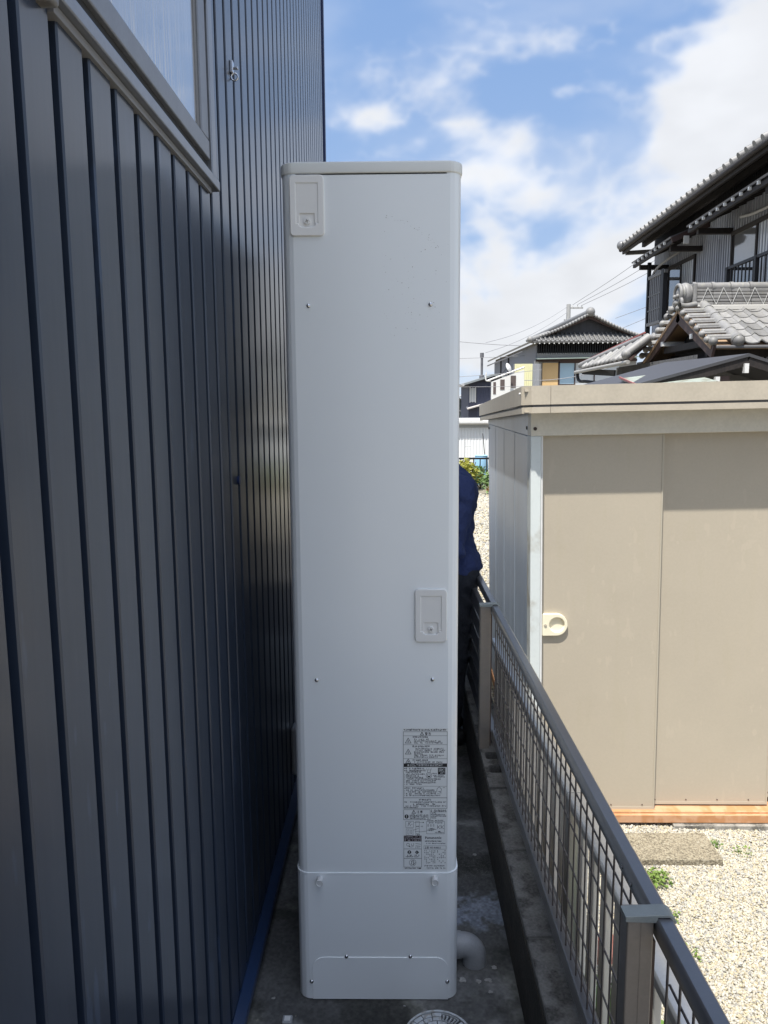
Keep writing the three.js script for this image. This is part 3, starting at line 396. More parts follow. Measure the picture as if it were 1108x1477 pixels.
  const topRail = (a, b) => { const s = roundRect(0.05, 0.034, 0.008); return toCreasedNormals(new THREE.ExtrudeGeometry(s, { depth: b - a, bevelEnabled: true, bevelThickness: 0.006, bevelSize: 0.0, bevelSegments: 2, curveSegments: 5 }), 0.5).translate(-0.005, 0.452, a); };
  const ends = [[-3.75, -2.205], [-2.19, -0.2], [-0.19, 1.8]];
  for (const [a, b] of ends) mesh('top_rail', topRail(a, b), mSilver, N);
  for (const [a, b] of ends) mesh('lower_rail', bb(-0.02, -0.13, a, 0.01, -0.10, b, 0.003), mSilver, N);
  const bg = muv(norm(bb(-0.014, -0.19, -0.024, 0.006, 0.436, 0.024, 0.004)));
  for (let z = -3.7; z < 1.7; z += 0.115) { const m = new THREE.Mesh(bg, M3(z)); m.name = 'upright_bar'; m.position.z = z; m.castShadow = m.receiveShadow = true; N.add(m); }
  for (const z of [-2.2, -0.195]) mesh('post', bb(-0.028, -0.3, z - 0.025, 0.018, 0.44, z + 0.025, 0.003), mSilver, N);
}
function M3(z) { M3.list ??= [M(0.80, 0.75, 0.66, 0.5), M(0.72, 0.68, 0.60, 0.5)]; return M3.list[Math.floor(Math.abs(z) * 8.7) % 2]; }

// ------------------------------------------------------------------ the shed
{
  const S = thing('storage_shed', 'beige steel storage shed with sliding doors and a rusty base beam', 'shed', [0.585, -0.2, -3.17], -1.9 * D2R);
  S.rotation.order = 'ZYX'; S.rotation.z = 0.9 * D2R;
  const Wd = 1.75, Dp = 2.02, yH = 1.705, yR = 1.80;
  // front
  mesh('corner_post', [bb(0.0, 0.058, -0.10, 0.043, yH, 0, 0.004)], mShedPost, S);
  mesh('door_jamb', [bb(0.0435, 0.058, -0.09, 0.051, yH, -0.004, 0.002)], mWhite, S);
  mesh('corner_post', [bb(Wd - 0.05, 0.058, -0.10, Wd, yH, 0, 0.004)], mShedPost, S);
  mesh('header', [bb(0.0, yH, -0.09, Wd, yR + 0.01, -0.001, 0.003)], M(0.68, 0.64, 0.54, .5, { map: rep(T.wear, 2, 2) }), S);
  for (const [x, y] of [[0.018, 1.735]]) mesh('bolt', [place(new THREE.CylinderGeometry(0.0075, 0.0075, 0.004, 12), x, y, 0.001, Math.PI / 2)], M(0.05, 0.035, 0.03, 0.7), S);
  const door = (x0, x1, z, y0) => { const d = new THREE.Group(); d.name = 'sliding_door'; S.add(d); mesh('door_panel', [bb(x0, y0, z - 0.022, x1, yH + 0.01, z, 0.004)], mDoor, d); mesh('door_edge', [bb(x1 - 0.006, y0, z - 0.02, x1 + 0.001, yH, z + 0.0022, 0.001)], mDoorEdge, d); mesh('bottom_strip', [bb(x0, y0, z - 0.001, x1, y0 + 0.012, z + 0.0015)], mDoorEdge, d); for (let x = x0 + 0.04; x < x1; x += 0.135) mesh('rivet', place(new THREE.CylinderGeometry(0.003, 0.003, 0.003, 8), x, y0 + 0.022, z + 0.001, Math.PI / 2), M(0.09, 0.06, 0.05, .7), d); return d; };
  const d1 = door(0.051, 0.548, -0.03, 0.058); door(0.52, 1.045, -0.06, 0.066); door(1.02, 1.56, -0.09, 0.085); mesh('wall_panel', bb(1.55, 0.06, -0.09, Wd - 0.05, yH, -0.07), mBeige, S);
  // recessed cup handle
  const hd = new THREE.Group(); hd.name = 'handle'; hd.position.set(0, 0.902, -0.03); d1.add(hd);
  { const s = new THREE.Shape(), h = 0.046; s.moveTo(0.053, -h + .004); s.lineTo(0.057, -h); s.lineTo(0.113, -h); s.absarc(0.113, 0, h, -Math.PI / 2, Math.PI / 2); s.lineTo(0.057, h); s.lineTo(0.053, h - .004); const cup = new THREE.Path(); cup.absarc(0.116, 0, 0.0345, 0, Math.PI * 2); s.holes.push(cup);
    const parts = [toCreasedNormals(new THREE.ExtrudeGeometry(s, { depth: 0.012, bevelEnabled: true, bevelThickness: 0.003, bevelSize: 0.002, bevelSegments: 2, curveSegments: 20 }), 0.5)];
    parts.push(place(new THREE.CylinderGeometry(0.0345, 0.030, 0.012, 28, 1, true), 0.116, 0, 0.008, Math.PI / 2), place(new THREE.CircleGeometry(0.032, 28), 0.116, 0, 0.0022));
    mesh('cup', parts, mCream, hd); const sc = mesh('handle_screw', [place(new THREE.CylinderGeometry(0.0055, 0.006, 0.004, 14), 0.0665, 0.0, 0.0165, Math.PI / 2)], mDoorEdge, d1); sc.position.set(0, 0.902, -0.03); }
  // left side
  mesh('side_header', [bb(0.003, 1.703, -Dp, 0.02, 1.80, -0.10)], mShedSide, S);
  for (let i = 0; i < 4; i++) { const a = -0.10 - i * 0.48, b = Math.max(-Dp, a - 0.4785); mesh('side_panel', [bb(0.006, 0.058, b, 0.02, 1.700, a, 0.002), bb(0.0052, 0.058, a - 0.022, 0.010, 1.698, a - 0.014, 0.0008)], mShedSide, S); }
  mesh('back_panel', bb(0.006, 0.05, -Dp, Wd, 1.72, -Dp + 0.02), mShedSide, S); mesh('side_panel', bb(Wd - 0.02, 0.05, -Dp + 0.02, Wd, 1.72, -0.1), mShedSide, S);
  for (const z of [-0.13, -Dp + 0.06]) mesh('bolt', [place(new THREE.CylinderGeometry(0.007, 0.007, 0.006, 12), 0.002, 1.735 - (z < -1 ? .06 : 0), z, 0, 0, Math.PI / 2)], M(0.04, 0.035, 0.03, 0.7), S);
  // roof: sloping tray with a grooved fascia
  const rs = 0.035; // fall towards the back
  const R = new THREE.Group(); R.name = 'roof'; S.add(R);
  const xl = -0.047, xr = Wd + 0.05, zf = 0.10, zb = -Dp - 0.12, ry = (z) => 1.907 - rs * (zf - z);
  mesh('roof_sheet', [slab4([xl + .01, ry(zf) - 0.012, zf - .01], [xr, ry(zf) - 0.012, zf - .01], [xr, ry(zb) - .012, zb], [xl + .01, ry(zb) - .012, zb], 0.01), slab4([xl + .01, ry(zf) - 0.1, zf - .01], [xr, ry(zf) - 0.1, zf - .01], [xr, ry(zb) - .1, zb], [xl + .01, ry(zb) - .1, zb], 0.004)], mBeige, R);
  const c = 0.035; // chamfered corner piece
  const band = (y0, y1, off, mat, name) => {
    const f = (p, q) => { const P = [], add = (a, b, d) => P.push(...a, ...b, ...d), A = [p[0], p[2] - y0, p[1]], B = [q[0], q[2] - y0, q[1]], C = [q[0], q[2] - y1, q[1]], Dd = [p[0], p[2] - y1, p[1]]; const dx = q[0] - p[0], dz = q[1] - p[1], l = Math.hypot(dx, dz), nx = dz / l * 0.012, nz = -dx / l * 0.012; const A2 = [A[0] + nx, A[1], A[2] + nz], B2 = [B[0] + nx, B[1], B[2] + nz], C2 = [C[0] + nx, C[1], C[2] + nz], D2 = [Dd[0] + nx, Dd[1], Dd[2] + nz]; for (const [a, b, d, e] of [[A, B, C, Dd], [A2, B2, B, A], [D2, C2, C, Dd], [A2, D2, C2, B2], [A, Dd, D2, A2], [B, B2, C2, C]]) { add(a, b, d); add(a, d, e); } const g = new THREE.BufferGeometry(); g.setAttribute('position', new THREE.Float32BufferAttribute(P, 3)); g.computeVertexNormals(); return g; };
    const a = [xl + off, zb, ry(zb)], b = [xl + off, zf - c, ry(zf - c)], d = [xl + off + c, zf - off, ry(zf)], e = [xr, zf - off, ry(zf)], e2 = [xl + .11, zf - off, ry(zf)];
    mesh(name, f(a, b), mat, R); mesh(name, [f(b, d), f(d, e2)], mat, R); mesh(name, f([e2[0] + .0015, e2[1], e2[2]], e), mat, R);
  };
  band(0, 0.074, 0, mBeige, 'fascia_upper'); band(0.0745, 0.083, 0.011, M(0.13, 0.13, 0.135, .6), 'fascia_groove'); band(0.0835, 0.107, 0.002, mBeige, 'fascia_lower');
  mesh('roof_rivet', [place(new THREE.SphereGeometry(0.005, 10, 6), xl - .002, ry(zf) - 0.03, zf - c - .03)], mWhite, R);
  // base
  mesh('base_beam', [bb(0.0, 0.012, -0.13, Wd, 0.05, 0.004, 0.004), bb(0.0, 0.05, -0.13, Wd, 0.058, -0.008), bb(0.0, 0.004, -Dp, 0.03, 0.056, -0.13)], mRust, S);
  for (const [x, z, w] of [[0.02, -0.35, .3], [0.62, -0.12, 1.1], [0.02, -1.8, .3], [1.3, -1.8, .3]]) mesh('footing_block', bb(x, -0.06, z - 0.2, x + w, 0.010, z + (w > 1 ? 0.14 : 0), 0.004), M(0.36, 0.34, 0.30, 0.95, { map: mBlock.map }), S);
}
tag(mesh('paving_slab', bb(0.62, -0.235, -3.055, 1.305, -0.168, -2.862, 0.006), mAggregate), 'brown exposed aggregate paving slab lying in gravel before the shed', 'paving slab');
tag(mesh('edging_brick', bb(0.655, -0.23, -2.42, 0.86, -0.165, -2.31, 0.006), M(0.26, 0.10, 0.075, 0.9, { map: rep(T.dirty, 5, 5), bumpMap: rep(T.fine, 8, 8), bumpScale: .002 })), 'red brick lying in the gravel behind the fence bars', 'brick');

// ------------------------------------------------------------------ things on the path
{
  const E = thing('drain_elbow', 'grey plastic drain pipe elbow at the foot of the white tank', 'pipe', [0.193, 0, -2.075]);
  class Arc extends THREE.Curve { getPoint(t, o = new THREE.Vector3()) { const L = 0.12, R = 0.036; if (t < 0.45) return o.set(-L + t / 0.45 * L, 0.056, 0); const a = (t - 0.45) / 0.55 * Math.PI / 2; return o.set(Math.sin(a) * R, 0.056 - R + Math.cos(a) * R, 0); } }
  mesh('pipe', [new THREE.TubeGeometry(new Arc(), 40, 0.035, 24), rod([0.036, 0.02, 0], [0.036, -0.02, 0], 0.035, 24)], mPvc, E);
  mesh('collar', [new THREE.TubeGeometry(new THREE.LineCurve3(new THREE.Vector3(-0.12, 0.056, 0), new THREE.Vector3(-0.004, 0.056, 0)), 1, 0.0375, 24)], mPvc, E);
  const r = rng(8), mc = M(0.30, 0.295, 0.28, 0.95);
  const spots = [[0.262, -2.0, .010, 'largest pale mortar crumb right under the grey drain elbow'], [0.285, -2.05, .008, 'pale mortar crumb on the right side of the drain elbow foot'], [0.232, -1.995, .008, 'pale mortar crumb in front of the drain elbow foot'], [0.262, -1.955, .0065, 'small round white crumb alone below the drain elbow'], [0.188, -2.0, .010, 'white flaky crumb touching the right edge of the tank skirt'], [0.286, -2.62, .007, 'white crumb beside the block wall above the paint spill'], [-0.345, -1.93, .005, 'tiny pale crumb left of the tank skirt near the flashing'], [0.02, -1.905, .003, 'tiny grey crumb just before the tank skirt']];
  for (const [x, z, s, label] of spots) { const n = s > .0075 ? 3 : 1, L = []; for (let q = 0; q < n; q++) { const g = new THREE.IcosahedronGeometry(s * (q ? .5 : .8), 1), p = g.attributes.position, m = new Map(); for (let i = 0; i < p.count; i++) { const k = [p.getX(i), p.getY(i), p.getZ(i)].map((q) => q.toFixed(4)).join(); if (!m.has(k)) m.set(k, .6 + .8 * r()); const q = m.get(k); p.setXYZ(i, p.getX(i) * q * 1.2, p.getY(i) * q * .5, p.getZ(i) * q); } g.computeVertexNormals(); L.push(g.translate(x + q * s * .7 * (r() - .3), s * .25, z + q * s * .6 * (r() - .5))); } tag(mesh('mortar_crumb', L, mc), label, 'crumb'); }
  // round inspection cover with raised white bricks
  const C = thing('inspection_cover', 'small round cast cover with raised pale bricks set in the path', 'manhole cover', [0.106, 0, -1.787]);
  const ringSeg = (r0, r1, a0, a1, h) => { const s = new THREE.Shape(), n = Math.max(4, Math.ceil((a1 - a0) * 9)); for (let i = 0; i <= n; i++) { const a = lerp(a0, a1, i / n); s[i ? 'lineTo' : 'moveTo'](r1 * Math.cos(a), r1 * Math.sin(a)); } for (let i = n; i >= 0; i--) { const a = lerp(a0, a1, i / n); s.lineTo(r0 * Math.cos(a), r0 * Math.sin(a)); } return new THREE.ExtrudeGeometry(s, { depth: h, bevelEnabled: false }).rotateX(-Math.PI / 2); };
  const mIron = M(0.035, 0.037, 0.04, 0.7), mPad = M(0.50, 0.53, 0.55, 0.6, { map: rep(T.dirty, 9, 9) });
  mesh('cover_plate', place(new THREE.CylinderGeometry(0.09, 0.09, 0.012, 48), 0, 0.002, 0), mIron, C);
  mesh('rim', ringSeg(0.085, 0.0905, 0, Math.PI * 2 - 1e-4, 0.0095).translate(0, 0.0035, 0), mPad, C);
  for (const [ri, n, o] of [[0.071, 18, 0], [0.057, 16, .5], [0.043, 12, 0], [0.029, 9, .5], [0.015, 5, 0]]) for (let i = 0; i < n; i++) { const a = (i + o) / n * Math.PI * 2, w = Math.PI * 2 / n, mid = (a + w / 2) % (Math.PI * 2); if (ri > 0.05 && mid > 0.75 && mid < 1.5) continue; mesh('raised_brick', ringSeg(ri, ri + 0.0115, a + 0.0012 / ri, a + w - 0.0012 / ri, 0.0025).translate(0, 0.008, 0), mPad, C); }
  const band = new THREE.Group(); band.name = 'lettered_band'; C.add(band); mesh('band_edge', [ringSeg(0.0575, 0.059, .78, 1.46, 0.003).translate(0, .008, 0), ringSeg(0.0805, 0.082, .78, 1.46, 0.003).translate(0, .008, 0), ringSeg(0.059, 0.0805, .78, .80, 0.003).translate(0, .008, 0), ringSeg(0.059, 0.0805, 1.44, 1.46, .003).translate(0, .008, 0)], mPad, band);
  const gl = []; for (const a of [.9, 1.04, 1.18, 1.32]) { for (let i = 0; i < 3; i++) { const rr = 0.0625 + i * 0.006; gl.push(ringSeg(rr, rr + .002, a - .045, a + .045 - .02 * (i % 2), .002).translate(0, .008, 0)); } gl.push(ringSeg(0.062, 0.078, a - .012, a + .014, .0021).translate(0, .008, 0)); } mesh('lettering', gl, mPad, band);
  const K = thing('boundary_marker', 'tiny square grey marker block on the path left of the tank', 'marker', [-0.293, 0, -1.835]); mesh('marker_block', bb(-0.013, 0, -0.013, 0.013, 0.022, 0.013, 0.003), mPvc, K); mesh('marker_top', bb(-0.008, 0.0218, -0.008, 0.008, 0.0235, 0.008, 0.001), mWhite, K);
}

// ------------------------------------------------------------------ plants
function leafMass(r, n, spread, size, upward = 0.5) { // folded leaves spread through a volume; spread(r) -> [x, y, z]
  const P = [], a = new THREE.Vector3(), m = new THREE.Matrix4(), q = new THREE.Quaternion(), e = new THREE.Euler();
  for (let i = 0; i < n; i++) { const [x, y, z] = spread(r), s = size * (0.6 + 0.8 * r()); e.set((r() - .5) * 2.4 * (1 - upward), r() * 6.28, (r() - .5) * 2.4 * (1 - upward)); q.setFromEuler(e); m.compose(a.set(x, y, z), q, new THREE.Vector3(s, s, s)); const v = [[0, 0, 0], [.32, .08, .4], [0, -.02, 1], [-.32, .08, .4], [0, 0, .45]].map((p) => new THREE.Vector3(...p).applyMatrix4(m)); for (const t of [[0, 1, 4], [1, 2, 4], [2, 3, 4], [3, 0, 4]]) for (const k of t) P.push(v[k].x, v[k].y, v[k].z); }
  const g = new THREE.BufferGeometry(); g.setAttribute('position', new THREE.Float32BufferAttribute(P, 3)); g.computeVertexNormals(); return g;
}
const leafMat = (r, g, b) => M(r, g, b, 0.6, { transmission: 0.35, thickness: 0 });
{
  const r = rng(21), lm = [leafMat(0.12, 0.22, 0.03), leafMat(0.16, 0.25, 0.035), leafMat(0.08, 0.16, 0.03)];
  const weed = (x, z, rad, h, n, size, mat, label) => { const w = thing('weed', label, 'weed', [x, -0.2, z], 0, 'weeds growing through the gravel'); const st = []; for (let i = 0; i < 7; i++) { const a = r() * 6.28, d = rad * Math.sqrt(r()); st.push(rod([0, 0, 0], [Math.cos(a) * d, h * (.4 + .5 * r()), Math.sin(a) * d], 0.0015, 5)); } mesh('stem', st, mat, w); mesh('leaves', leafMass(r, n, (q) => { const a = q() * 6.28, d = rad * Math.sqrt(q()); return [Math.cos(a) * d, h * (0.15 + .85 * q()) * (1 - .4 * d / rad), Math.sin(a) * d]; }, size, 0.55), mat, w); };
  weed(1.00, -2.75, 0.055, 0.06, 110, 0.02, lm[1], 'leafy green weed beside the near edge of the paving slab');
  weed(0.985, -2.55, 0.03, 0.03, 34, 0.014, lm[1], 'small weed just right of the top rail below the slab');
  weed(0.975, -2.36, 0.045, 0.03, 40, 0.013, lm[1], 'low weed beside the grey cap of the fence post');
  weed(1.33, -3.0, 0.03, 0.03, 30, 0.013, lm[0], 'small weed right of the slab in front of the shed');
  weed(1.42, -2.95, 0.04, 0.025, 34, 0.011, lm[1], 'sparse weed in open gravel at the foot of the shed');
  weed(0.69, -1.95, 0.11, 0.14, 230, 0.034, lm[0], 'broad-leaved weed behind the bars at the near fence post');
  weed(0.70, -1.62, 0.10, 0.12, 200, 0.032, lm[0], 'broad-leaved weed low at the bottom edge behind the bars');
  weed(0.74, -1.80, 0.09, 0.13, 200, 0.034, lm[1], 'broad-leaved weed right of the near fence post under the rail');
  weed(0.65, -2.08, 0.07, 0.12, 150, 0.030, lm[0], 'tall weed just before the red brick');
  weed(0.80, -1.62, 0.08, 0.09, 150, 0.028, lm[0], 'weed spreading right of the bars under the top rail');
  for (const [x, l] of [[0.95, 'dry dark weed in the gap under the rusty beam, left of the slab edge'], [1.08, 'dry dark weed in the gap under the rusty beam, above the slab'], [1.2, 'dry dark weed in the gap under the rusty beam, next to the footing block']]) weed(x, -3.24, 0.07, 0.04, 60, 0.022, M(.07, .065, .035, .9), l);
  weed(0.63, -2.75, 0.05, 0.07, 80, 0.02, lm[2], 'dark weed behind the fence near the end of the slab');
  weed(0.60, -2.15, 0.06, 0.10, 120, 0.026, lm[0], 'bright weed between the mesh fence and the bar fence');
  // shrubs far behind, in front of the white building
  const shrub = (x, z, rx, h, n, size, mat, label) => { const s = thing('garden_shrub', label, 'shrub', [x, -0.2, z]); const st = []; for (let i = 0; i < 9; i++) st.push(rod([0, 0, 0], [(r() - .5) * rx * 1.4, h * (.5 + .4 * r()), (r() - .5) * rx], 0.008, 5)); mesh('stem', st, M(.08, .06, .03, .9), s); const cl = [...Array(9)].map(() => [(r() - .5) * 1.5 * rx, h * (.3 + .6 * r()), (r() - .5) * rx, .3 + .25 * r()]); mesh('foliage', leafMass(r, n, (q) => { const c = cl[Math.floor(q() * cl.length)], a = q() * 6.28, b = Math.acos(2 * q() - 1), d = Math.cbrt(q()) * c[3] * rx; return [c[0] + d * Math.sin(b) * Math.cos(a), Math.max(.02, c[1] + d * Math.cos(b) * .9), c[2] + d * Math.sin(b) * Math.sin(a)]; }, size, .1), mat, s); };
  shrub(1.50, -16.2, 0.42, 0.72, 900, 0.075, leafMat(0.34, 0.34, 0.04), 'yellow-green shrub behind the black garden railing');
  shrub(2.18, -15.4, 0.42, 0.62, 900, 0.075, leafMat(0.16, 0.26, 0.07), 'pale green shrub growing against the left edge of the shed');
  shrub(1.85, -16.6, 0.35, 0.55, 500, 0.07, leafMat(0.10, 0.2, 0.05), 'darker green shrub between the yellow and pale ones');
  shrub(2.0, -14.9, 0.22, 0.22, 260, 0.05, leafMat(0.3, 0.18, 0.05), 'low russet plant at the front of the flower bed');
}
{
  const R = thing('garden_railing', 'thin black garden railing in front of the white building', 'railing', [0, 0, -17.2]);
  mesh('top_bar', bb(0.4, 0.40, -0.02, 3.4, 0.44, 0.02), mBlack, R); mesh('lower_bar', bb(0.4, -0.12, -0.015, 3.4, -0.09, 0.015), mBlack, R);
  for (let x = 0.45; x < 3.4; x += 0.145) mesh('baluster', bb(x, -0.2, -0.01, x + 0.022, 0.40, 0.01), mBlack, R);
  const D = thing('water_barrel', 'pale blue plastic barrel among the garden shrubs', 'barrel', [1.98, -0.2, -17.6]); mesh('barrel_body', new THREE.LatheGeometry([[0, 0], [.14, 0], [.16, .1], [.165, .4], [.15, .62], [.13, .66], [0, .66]].map((p) => new THREE.Vector2(...p)), 20), M(0.28, 0.5, 0.7, 0.5), D); mesh('barrel_rim', place(new THREE.TorusGeometry(.14, .012, 6, 20), 0, .655, 0, Math.PI / 2), M(0.3, 0.5, 0.66, 0.5), D);
}

// ------------------------------------------------------------------ white building beyond the yard
function ribs(w, h, pitch, depth, mat, name, parent, at, turn) { // upright ribbed sheet, w along x, facing +z before the turn
  const n = Math.round(w / pitch), P = []; const prof = []; for (let i = 0; i < n; i++) { const x = i * pitch; prof.push([x, 0], [x + pitch * .55, 0], [x + pitch * .65, depth], [x + pitch * .9, depth]); } prof.push([n * pitch, 0]);
  for (let i = 0; i + 1 < prof.length; i++) { const [a, b] = prof[i], [c, d] = prof[i + 1]; P.push(a, 0, b, c, 0, d, c, h, d, a, 0, b, c, h, d, a, h, b); }
  const g = new THREE.BufferGeometry(); g.setAttribute('position', new THREE.Float32BufferAttribute(P, 3)); g.computeVertexNormals(); if (turn) g.rotateY(turn); g.translate(...at); return mesh(name, g, mat, parent);
}
{
  const B = thing('white_outbuilding', 'long low white metal outbuilding with a rounded white cap', 'outbuilding', [0, 0, -19]);
  mesh('wall', bb(-1.2, -0.25, -2.2, 4.4, 1.05, -0.06), mWhite, B); ribs(5.6, 1.27, 0.075, 0.012, M(.74, .76, .77, .6), 'ribbed_wall', B, [-1.2, -0.22, -0.055]);
  mesh('cap', [bb(-1.25, 1.13, -2.3, 4.45, 1.245, 0.10, 0.04)], mWhite, B); mesh('gutter_board', bb(-1.2, 1.05, -0.08, 4.4, 1.13, -0.035), mSilver, B);
  const K = thing('drying_rack', 'thin wire rack standing before the white outbuilding', 'rack', [0, 0, -18.4]);
  mesh('leg', rod([1.68, -.2, 0], [1.68, .79, 0], .006), mSilver, K); mesh('leg', rod([2.20, -.2, 0.1], [2.10, .93, 0], .009), mBlack, K); mesh('rail', rod([1.68, .79, 0], [2.12, .80, 0], .006), mSilver, K); mesh('rail', rod([1.68, .62, 0], [1.82, .62, 0], .005), mSilver, K);
}

// ------------------------------------------------------------------ roofs of tiles
const rT = rng(91);
// one wavy clay tile: W along x, L up the slope (-z), front lip at z = 0
function tileGeo(W, L, roll = 0.034, dip = 0.016, th = 0.018) {
  const n = 9, P = [], yf = (u) => u < 0.3 ? roll * Math.sin(Math.PI * u / 0.3) : -dip * Math.sin(Math.PI * (u - 0.3) / 0.7), row = (z, o) => [...Array(n)].map((_, i) => { const u = i / (n - 1); return [u * W, yf(u) + o, z]; });
  const t0 = row(0, 0), t1 = row(-L, 0), b0 = row(0.002, -th), q = (a, b, c, d) => P.push(...a, ...b, ...c, ...a, ...c, ...d);
  for (let i = 0; i + 1 < n; i++) { q(t0[i], t0[i + 1], t1[i + 1], t1[i]); q(b0[i], b0[i + 1], t0[i + 1], t0[i]); }
  const g = new THREE.BufferGeometry(); g.setAttribute('position', new THREE.Float32BufferAttribute(P, 3)); g.computeVertexNormals(); return muv(toCreasedNormals(g, 0.7));
}
{
  // the wing: gabled tiled roof in front of the big house
  const Wg = thing('tiled_wing', 'single storey wing with grey gabled tile roof and ornate ridge end', 'house');
  const X0 = 4.42, X1 = 6.78, zr = -12.36, yr = 3.10, zn = -11.0, yn = 2.44, zf = -13.95, yf = 2.38;
  mesh('wall', [bb(4.82, -0.2, -15.6, 6.75, 2.42, -11.45)], M(0.035, 0.034, 0.036, 0.8), Wg);
  ribs(4.15, 2.52, 0.07, 0.012, mRibMid, 'ribbed_wall', Wg, [4.42, -0.2, -15.6], -Math.PI / 2);
  mesh('gable_wall', [poly([[11.4, 2.42], [13.4, 2.42], [12.4, 2.95]], 0.05).rotateY(Math.PI / 2).translate(4.78, 0, 0)], M(0.02, 0.02, 0.024, 0.8), Wg);
  const near = new THREE.Vector3(0, yr - yn, -(zr - zn)).length();
  mesh('roof_deck', [slab4([X0, yr - .03, zr], [X1, yr - .03, zr], [X1, yn - .03, zn], [X0, yn - .03, zn], 0.05), slab4([X0, yr - .03, zr], [X1, yr - .03, zr], [X1, yf - .03, zf], [X0, yf - .03, zf], 0.05)], mTan, Wg);
  const Rf = new THREE.Group(); Rf.name = 'tile_roof'; Wg.add(Rf);
  const ang = Math.atan2(yr - yn, zn - zr), tg = tileGeo(0.275, 0.29), rows = 6, L = near / rows;
  for (let j = 0; j < rows; j++) for (let i = 0; i < 8; i++) { const m = new THREE.Mesh(tg, mTile[Math.floor(rT() * 4)]); m.name = 'roof_tile'; const s = j * L, x = X0 + 0.40 + i * 0.258; m.position.set(x, yn + s * Math.sin(ang) + 0.028 + (rT() - .5) * .004, zn - s * Math.cos(ang)); m.rotation.set(ang - 0.05, 0, (rT() - .5) * .01); m.castShadow = m.receiveShadow = true; Rf.add(m); }
  const angF = Math.atan2(yr - yf, zr - zf), nearF = Math.hypot(yr - yf, zr - zf);
  for (let j = 0; j < 7; j++) for (let i = 0; i < 8; i++) { const m = new THREE.Mesh(tg, mTile[Math.floor(rT() * 4)]); m.name = 'roof_tile'; const s = j * nearF / 7; m.position.set(X0 + 0.35 + (i + 1) * 0.265, yf + s * Math.sin(angF) + .028, zf + s * Math.cos(angF)); m.rotation.set(angF - .05, Math.PI, 0, 'YXZ'); Rf.add(m); }
  // barrel row down the near slope beside the verge, with disc ends
  const dn = (s, x, up) => [x, yn + s * Math.sin(ang) + up, zn - s * Math.cos(ang)];
  for (let k = 0; k < 5; k++) mesh('barrel_tile', [rod(dn(near * (k) / 5 + .01, X0 + 0.36, .055), dn(near * (k + 1) / 5 + 0.02, X0 + 0.36, .048), 0.082, 18), rod(dn(near * (k + 1) / 5 - .02, X0 + 0.36, .05), dn(near * (k + 1) / 5 + .03, X0 + .36, .05), 0.089, 18)], mTile[1], Rf);
  mesh('barrel_end', [rod(dn(-.05, X0 + .36, .055), dn(.02, X0 + .36, .055), 0.09, 20), place(new THREE.SphereGeometry(.084, 18, 10), ...dn(-.04, X0 + .36, .055))], mTile[3], Rf);
  for (const x of [X0 - .0, X0 + 0.64 + .26]) mesh('eave_end', place(new THREE.SphereGeometry(.062, 16, 10), ...dn(-.02, x + .02, .04)), mTile[3], Rf);
  // verge tiles: short bars lying along the gable edge, stepping down
  for (let j = 0; j < 7; j++) { const s = (j + .3) * near / 7; mesh('verge_tile', [bar(dn(s, X0 - .03, .04), dn(s, X0 + .34, .05), .115, .03, .012), rod(dn(s + .03, X0 - .03, .055), dn(s + .03, X0 + .34, .062), .036, 12), place(new THREE.SphereGeometry(.05, 12, 8), ...dn(s + .01, X0 - .03, .03))], mTile[(j + 1) % 3], Rf); }
  const up2 = (s, x, up) => [x, yf + s * Math.sin(angF) + up, zf + s * Math.cos(angF)];
  for (let j = 0; j < 8; j++) { const s = (j + .3) * nearF / 8; mesh('verge_tile', [bar(up2(s, X0 - .03, .04), up2(s, X0 + .3, .05), .115, .03, .012), rod(up2(s, X0 - .05, .055), up2(s, X0 + .3, .062), .04, 12), place(new THREE.SphereGeometry(.055, 12, 8), ...up2(s, X0 - .04, .045))], mTile[j % 3], Rf); }
  // ridge: stacked courses, round cap tiles, tie wires
  for (let k = 0; k < 5; k++) for (let i = 0; i < 8; i++) mesh('ridge_tile', [bb(X0 + .22 + i * .29, yr + .015 + k * .052, zr - .12 + k * .012, X0 + .22 + i * .29 + .286, yr + .058 + k * .052, zr + .12 - k * .012, .008)], mTile[(i * 3 + k) % 4], Rf);
  mesh('ridge_base', bb(X0 + .2, yr - .06, zr - .15, X1, yr + .014, zr + .15, .01), M(.5, .49, .46, .9), Rf);
  for (let i = 0; i < 8; i++) mesh('ridge_cap', [rod([X0 + .2 + i * .29, yr + .295, zr], [X0 + .2 + i * .29 + .285, yr + .295, zr], .075, 16), rod([X0 + .2 + i * .29, yr + .297, zr], [X0 + .2 + i * .29 + .05, yr + .297, zr], .082, 16)], mTile[i % 3], Rf);
  const wz = []; for (let i = 0; i < 9; i++) wz.push(rod([X0 + .3 + i * .24, yr + .02, zr + .135], [X0 + .42 + i * .24, yr + .28, zr + .085], .004, 5), rod([X0 + .54 + i * .24, yr + .02, zr + .135], [X0 + .42 + i * .24, yr + .28, zr + .085], .004, 5)); mesh('tie_wire', wz, M(.5, .5, .48, .5), Rf);
  // ridge-end ornament: a scrolled block
  const on = []; const oz = zr, oy = yr + .16, ox = X0 + .1; on.push(place(new THREE.SphereGeometry(.17, 20, 14).scale(.75, 1.05, .9), ox, oy + .03, oz), bb(ox + .08, oy - .12, oz - .15, ox + .14, oy + .19, oz + .15, .02));
  for (let k = 0; k < 5; k++) on.push(place(new THREE.TorusGeometry(.145 - k * .012, .026, 8, 20).scale(1, 1, 1.2), ox - .10 + k * .052, oy + .03 + .006 * k, oz, 0, Math.PI / 2));
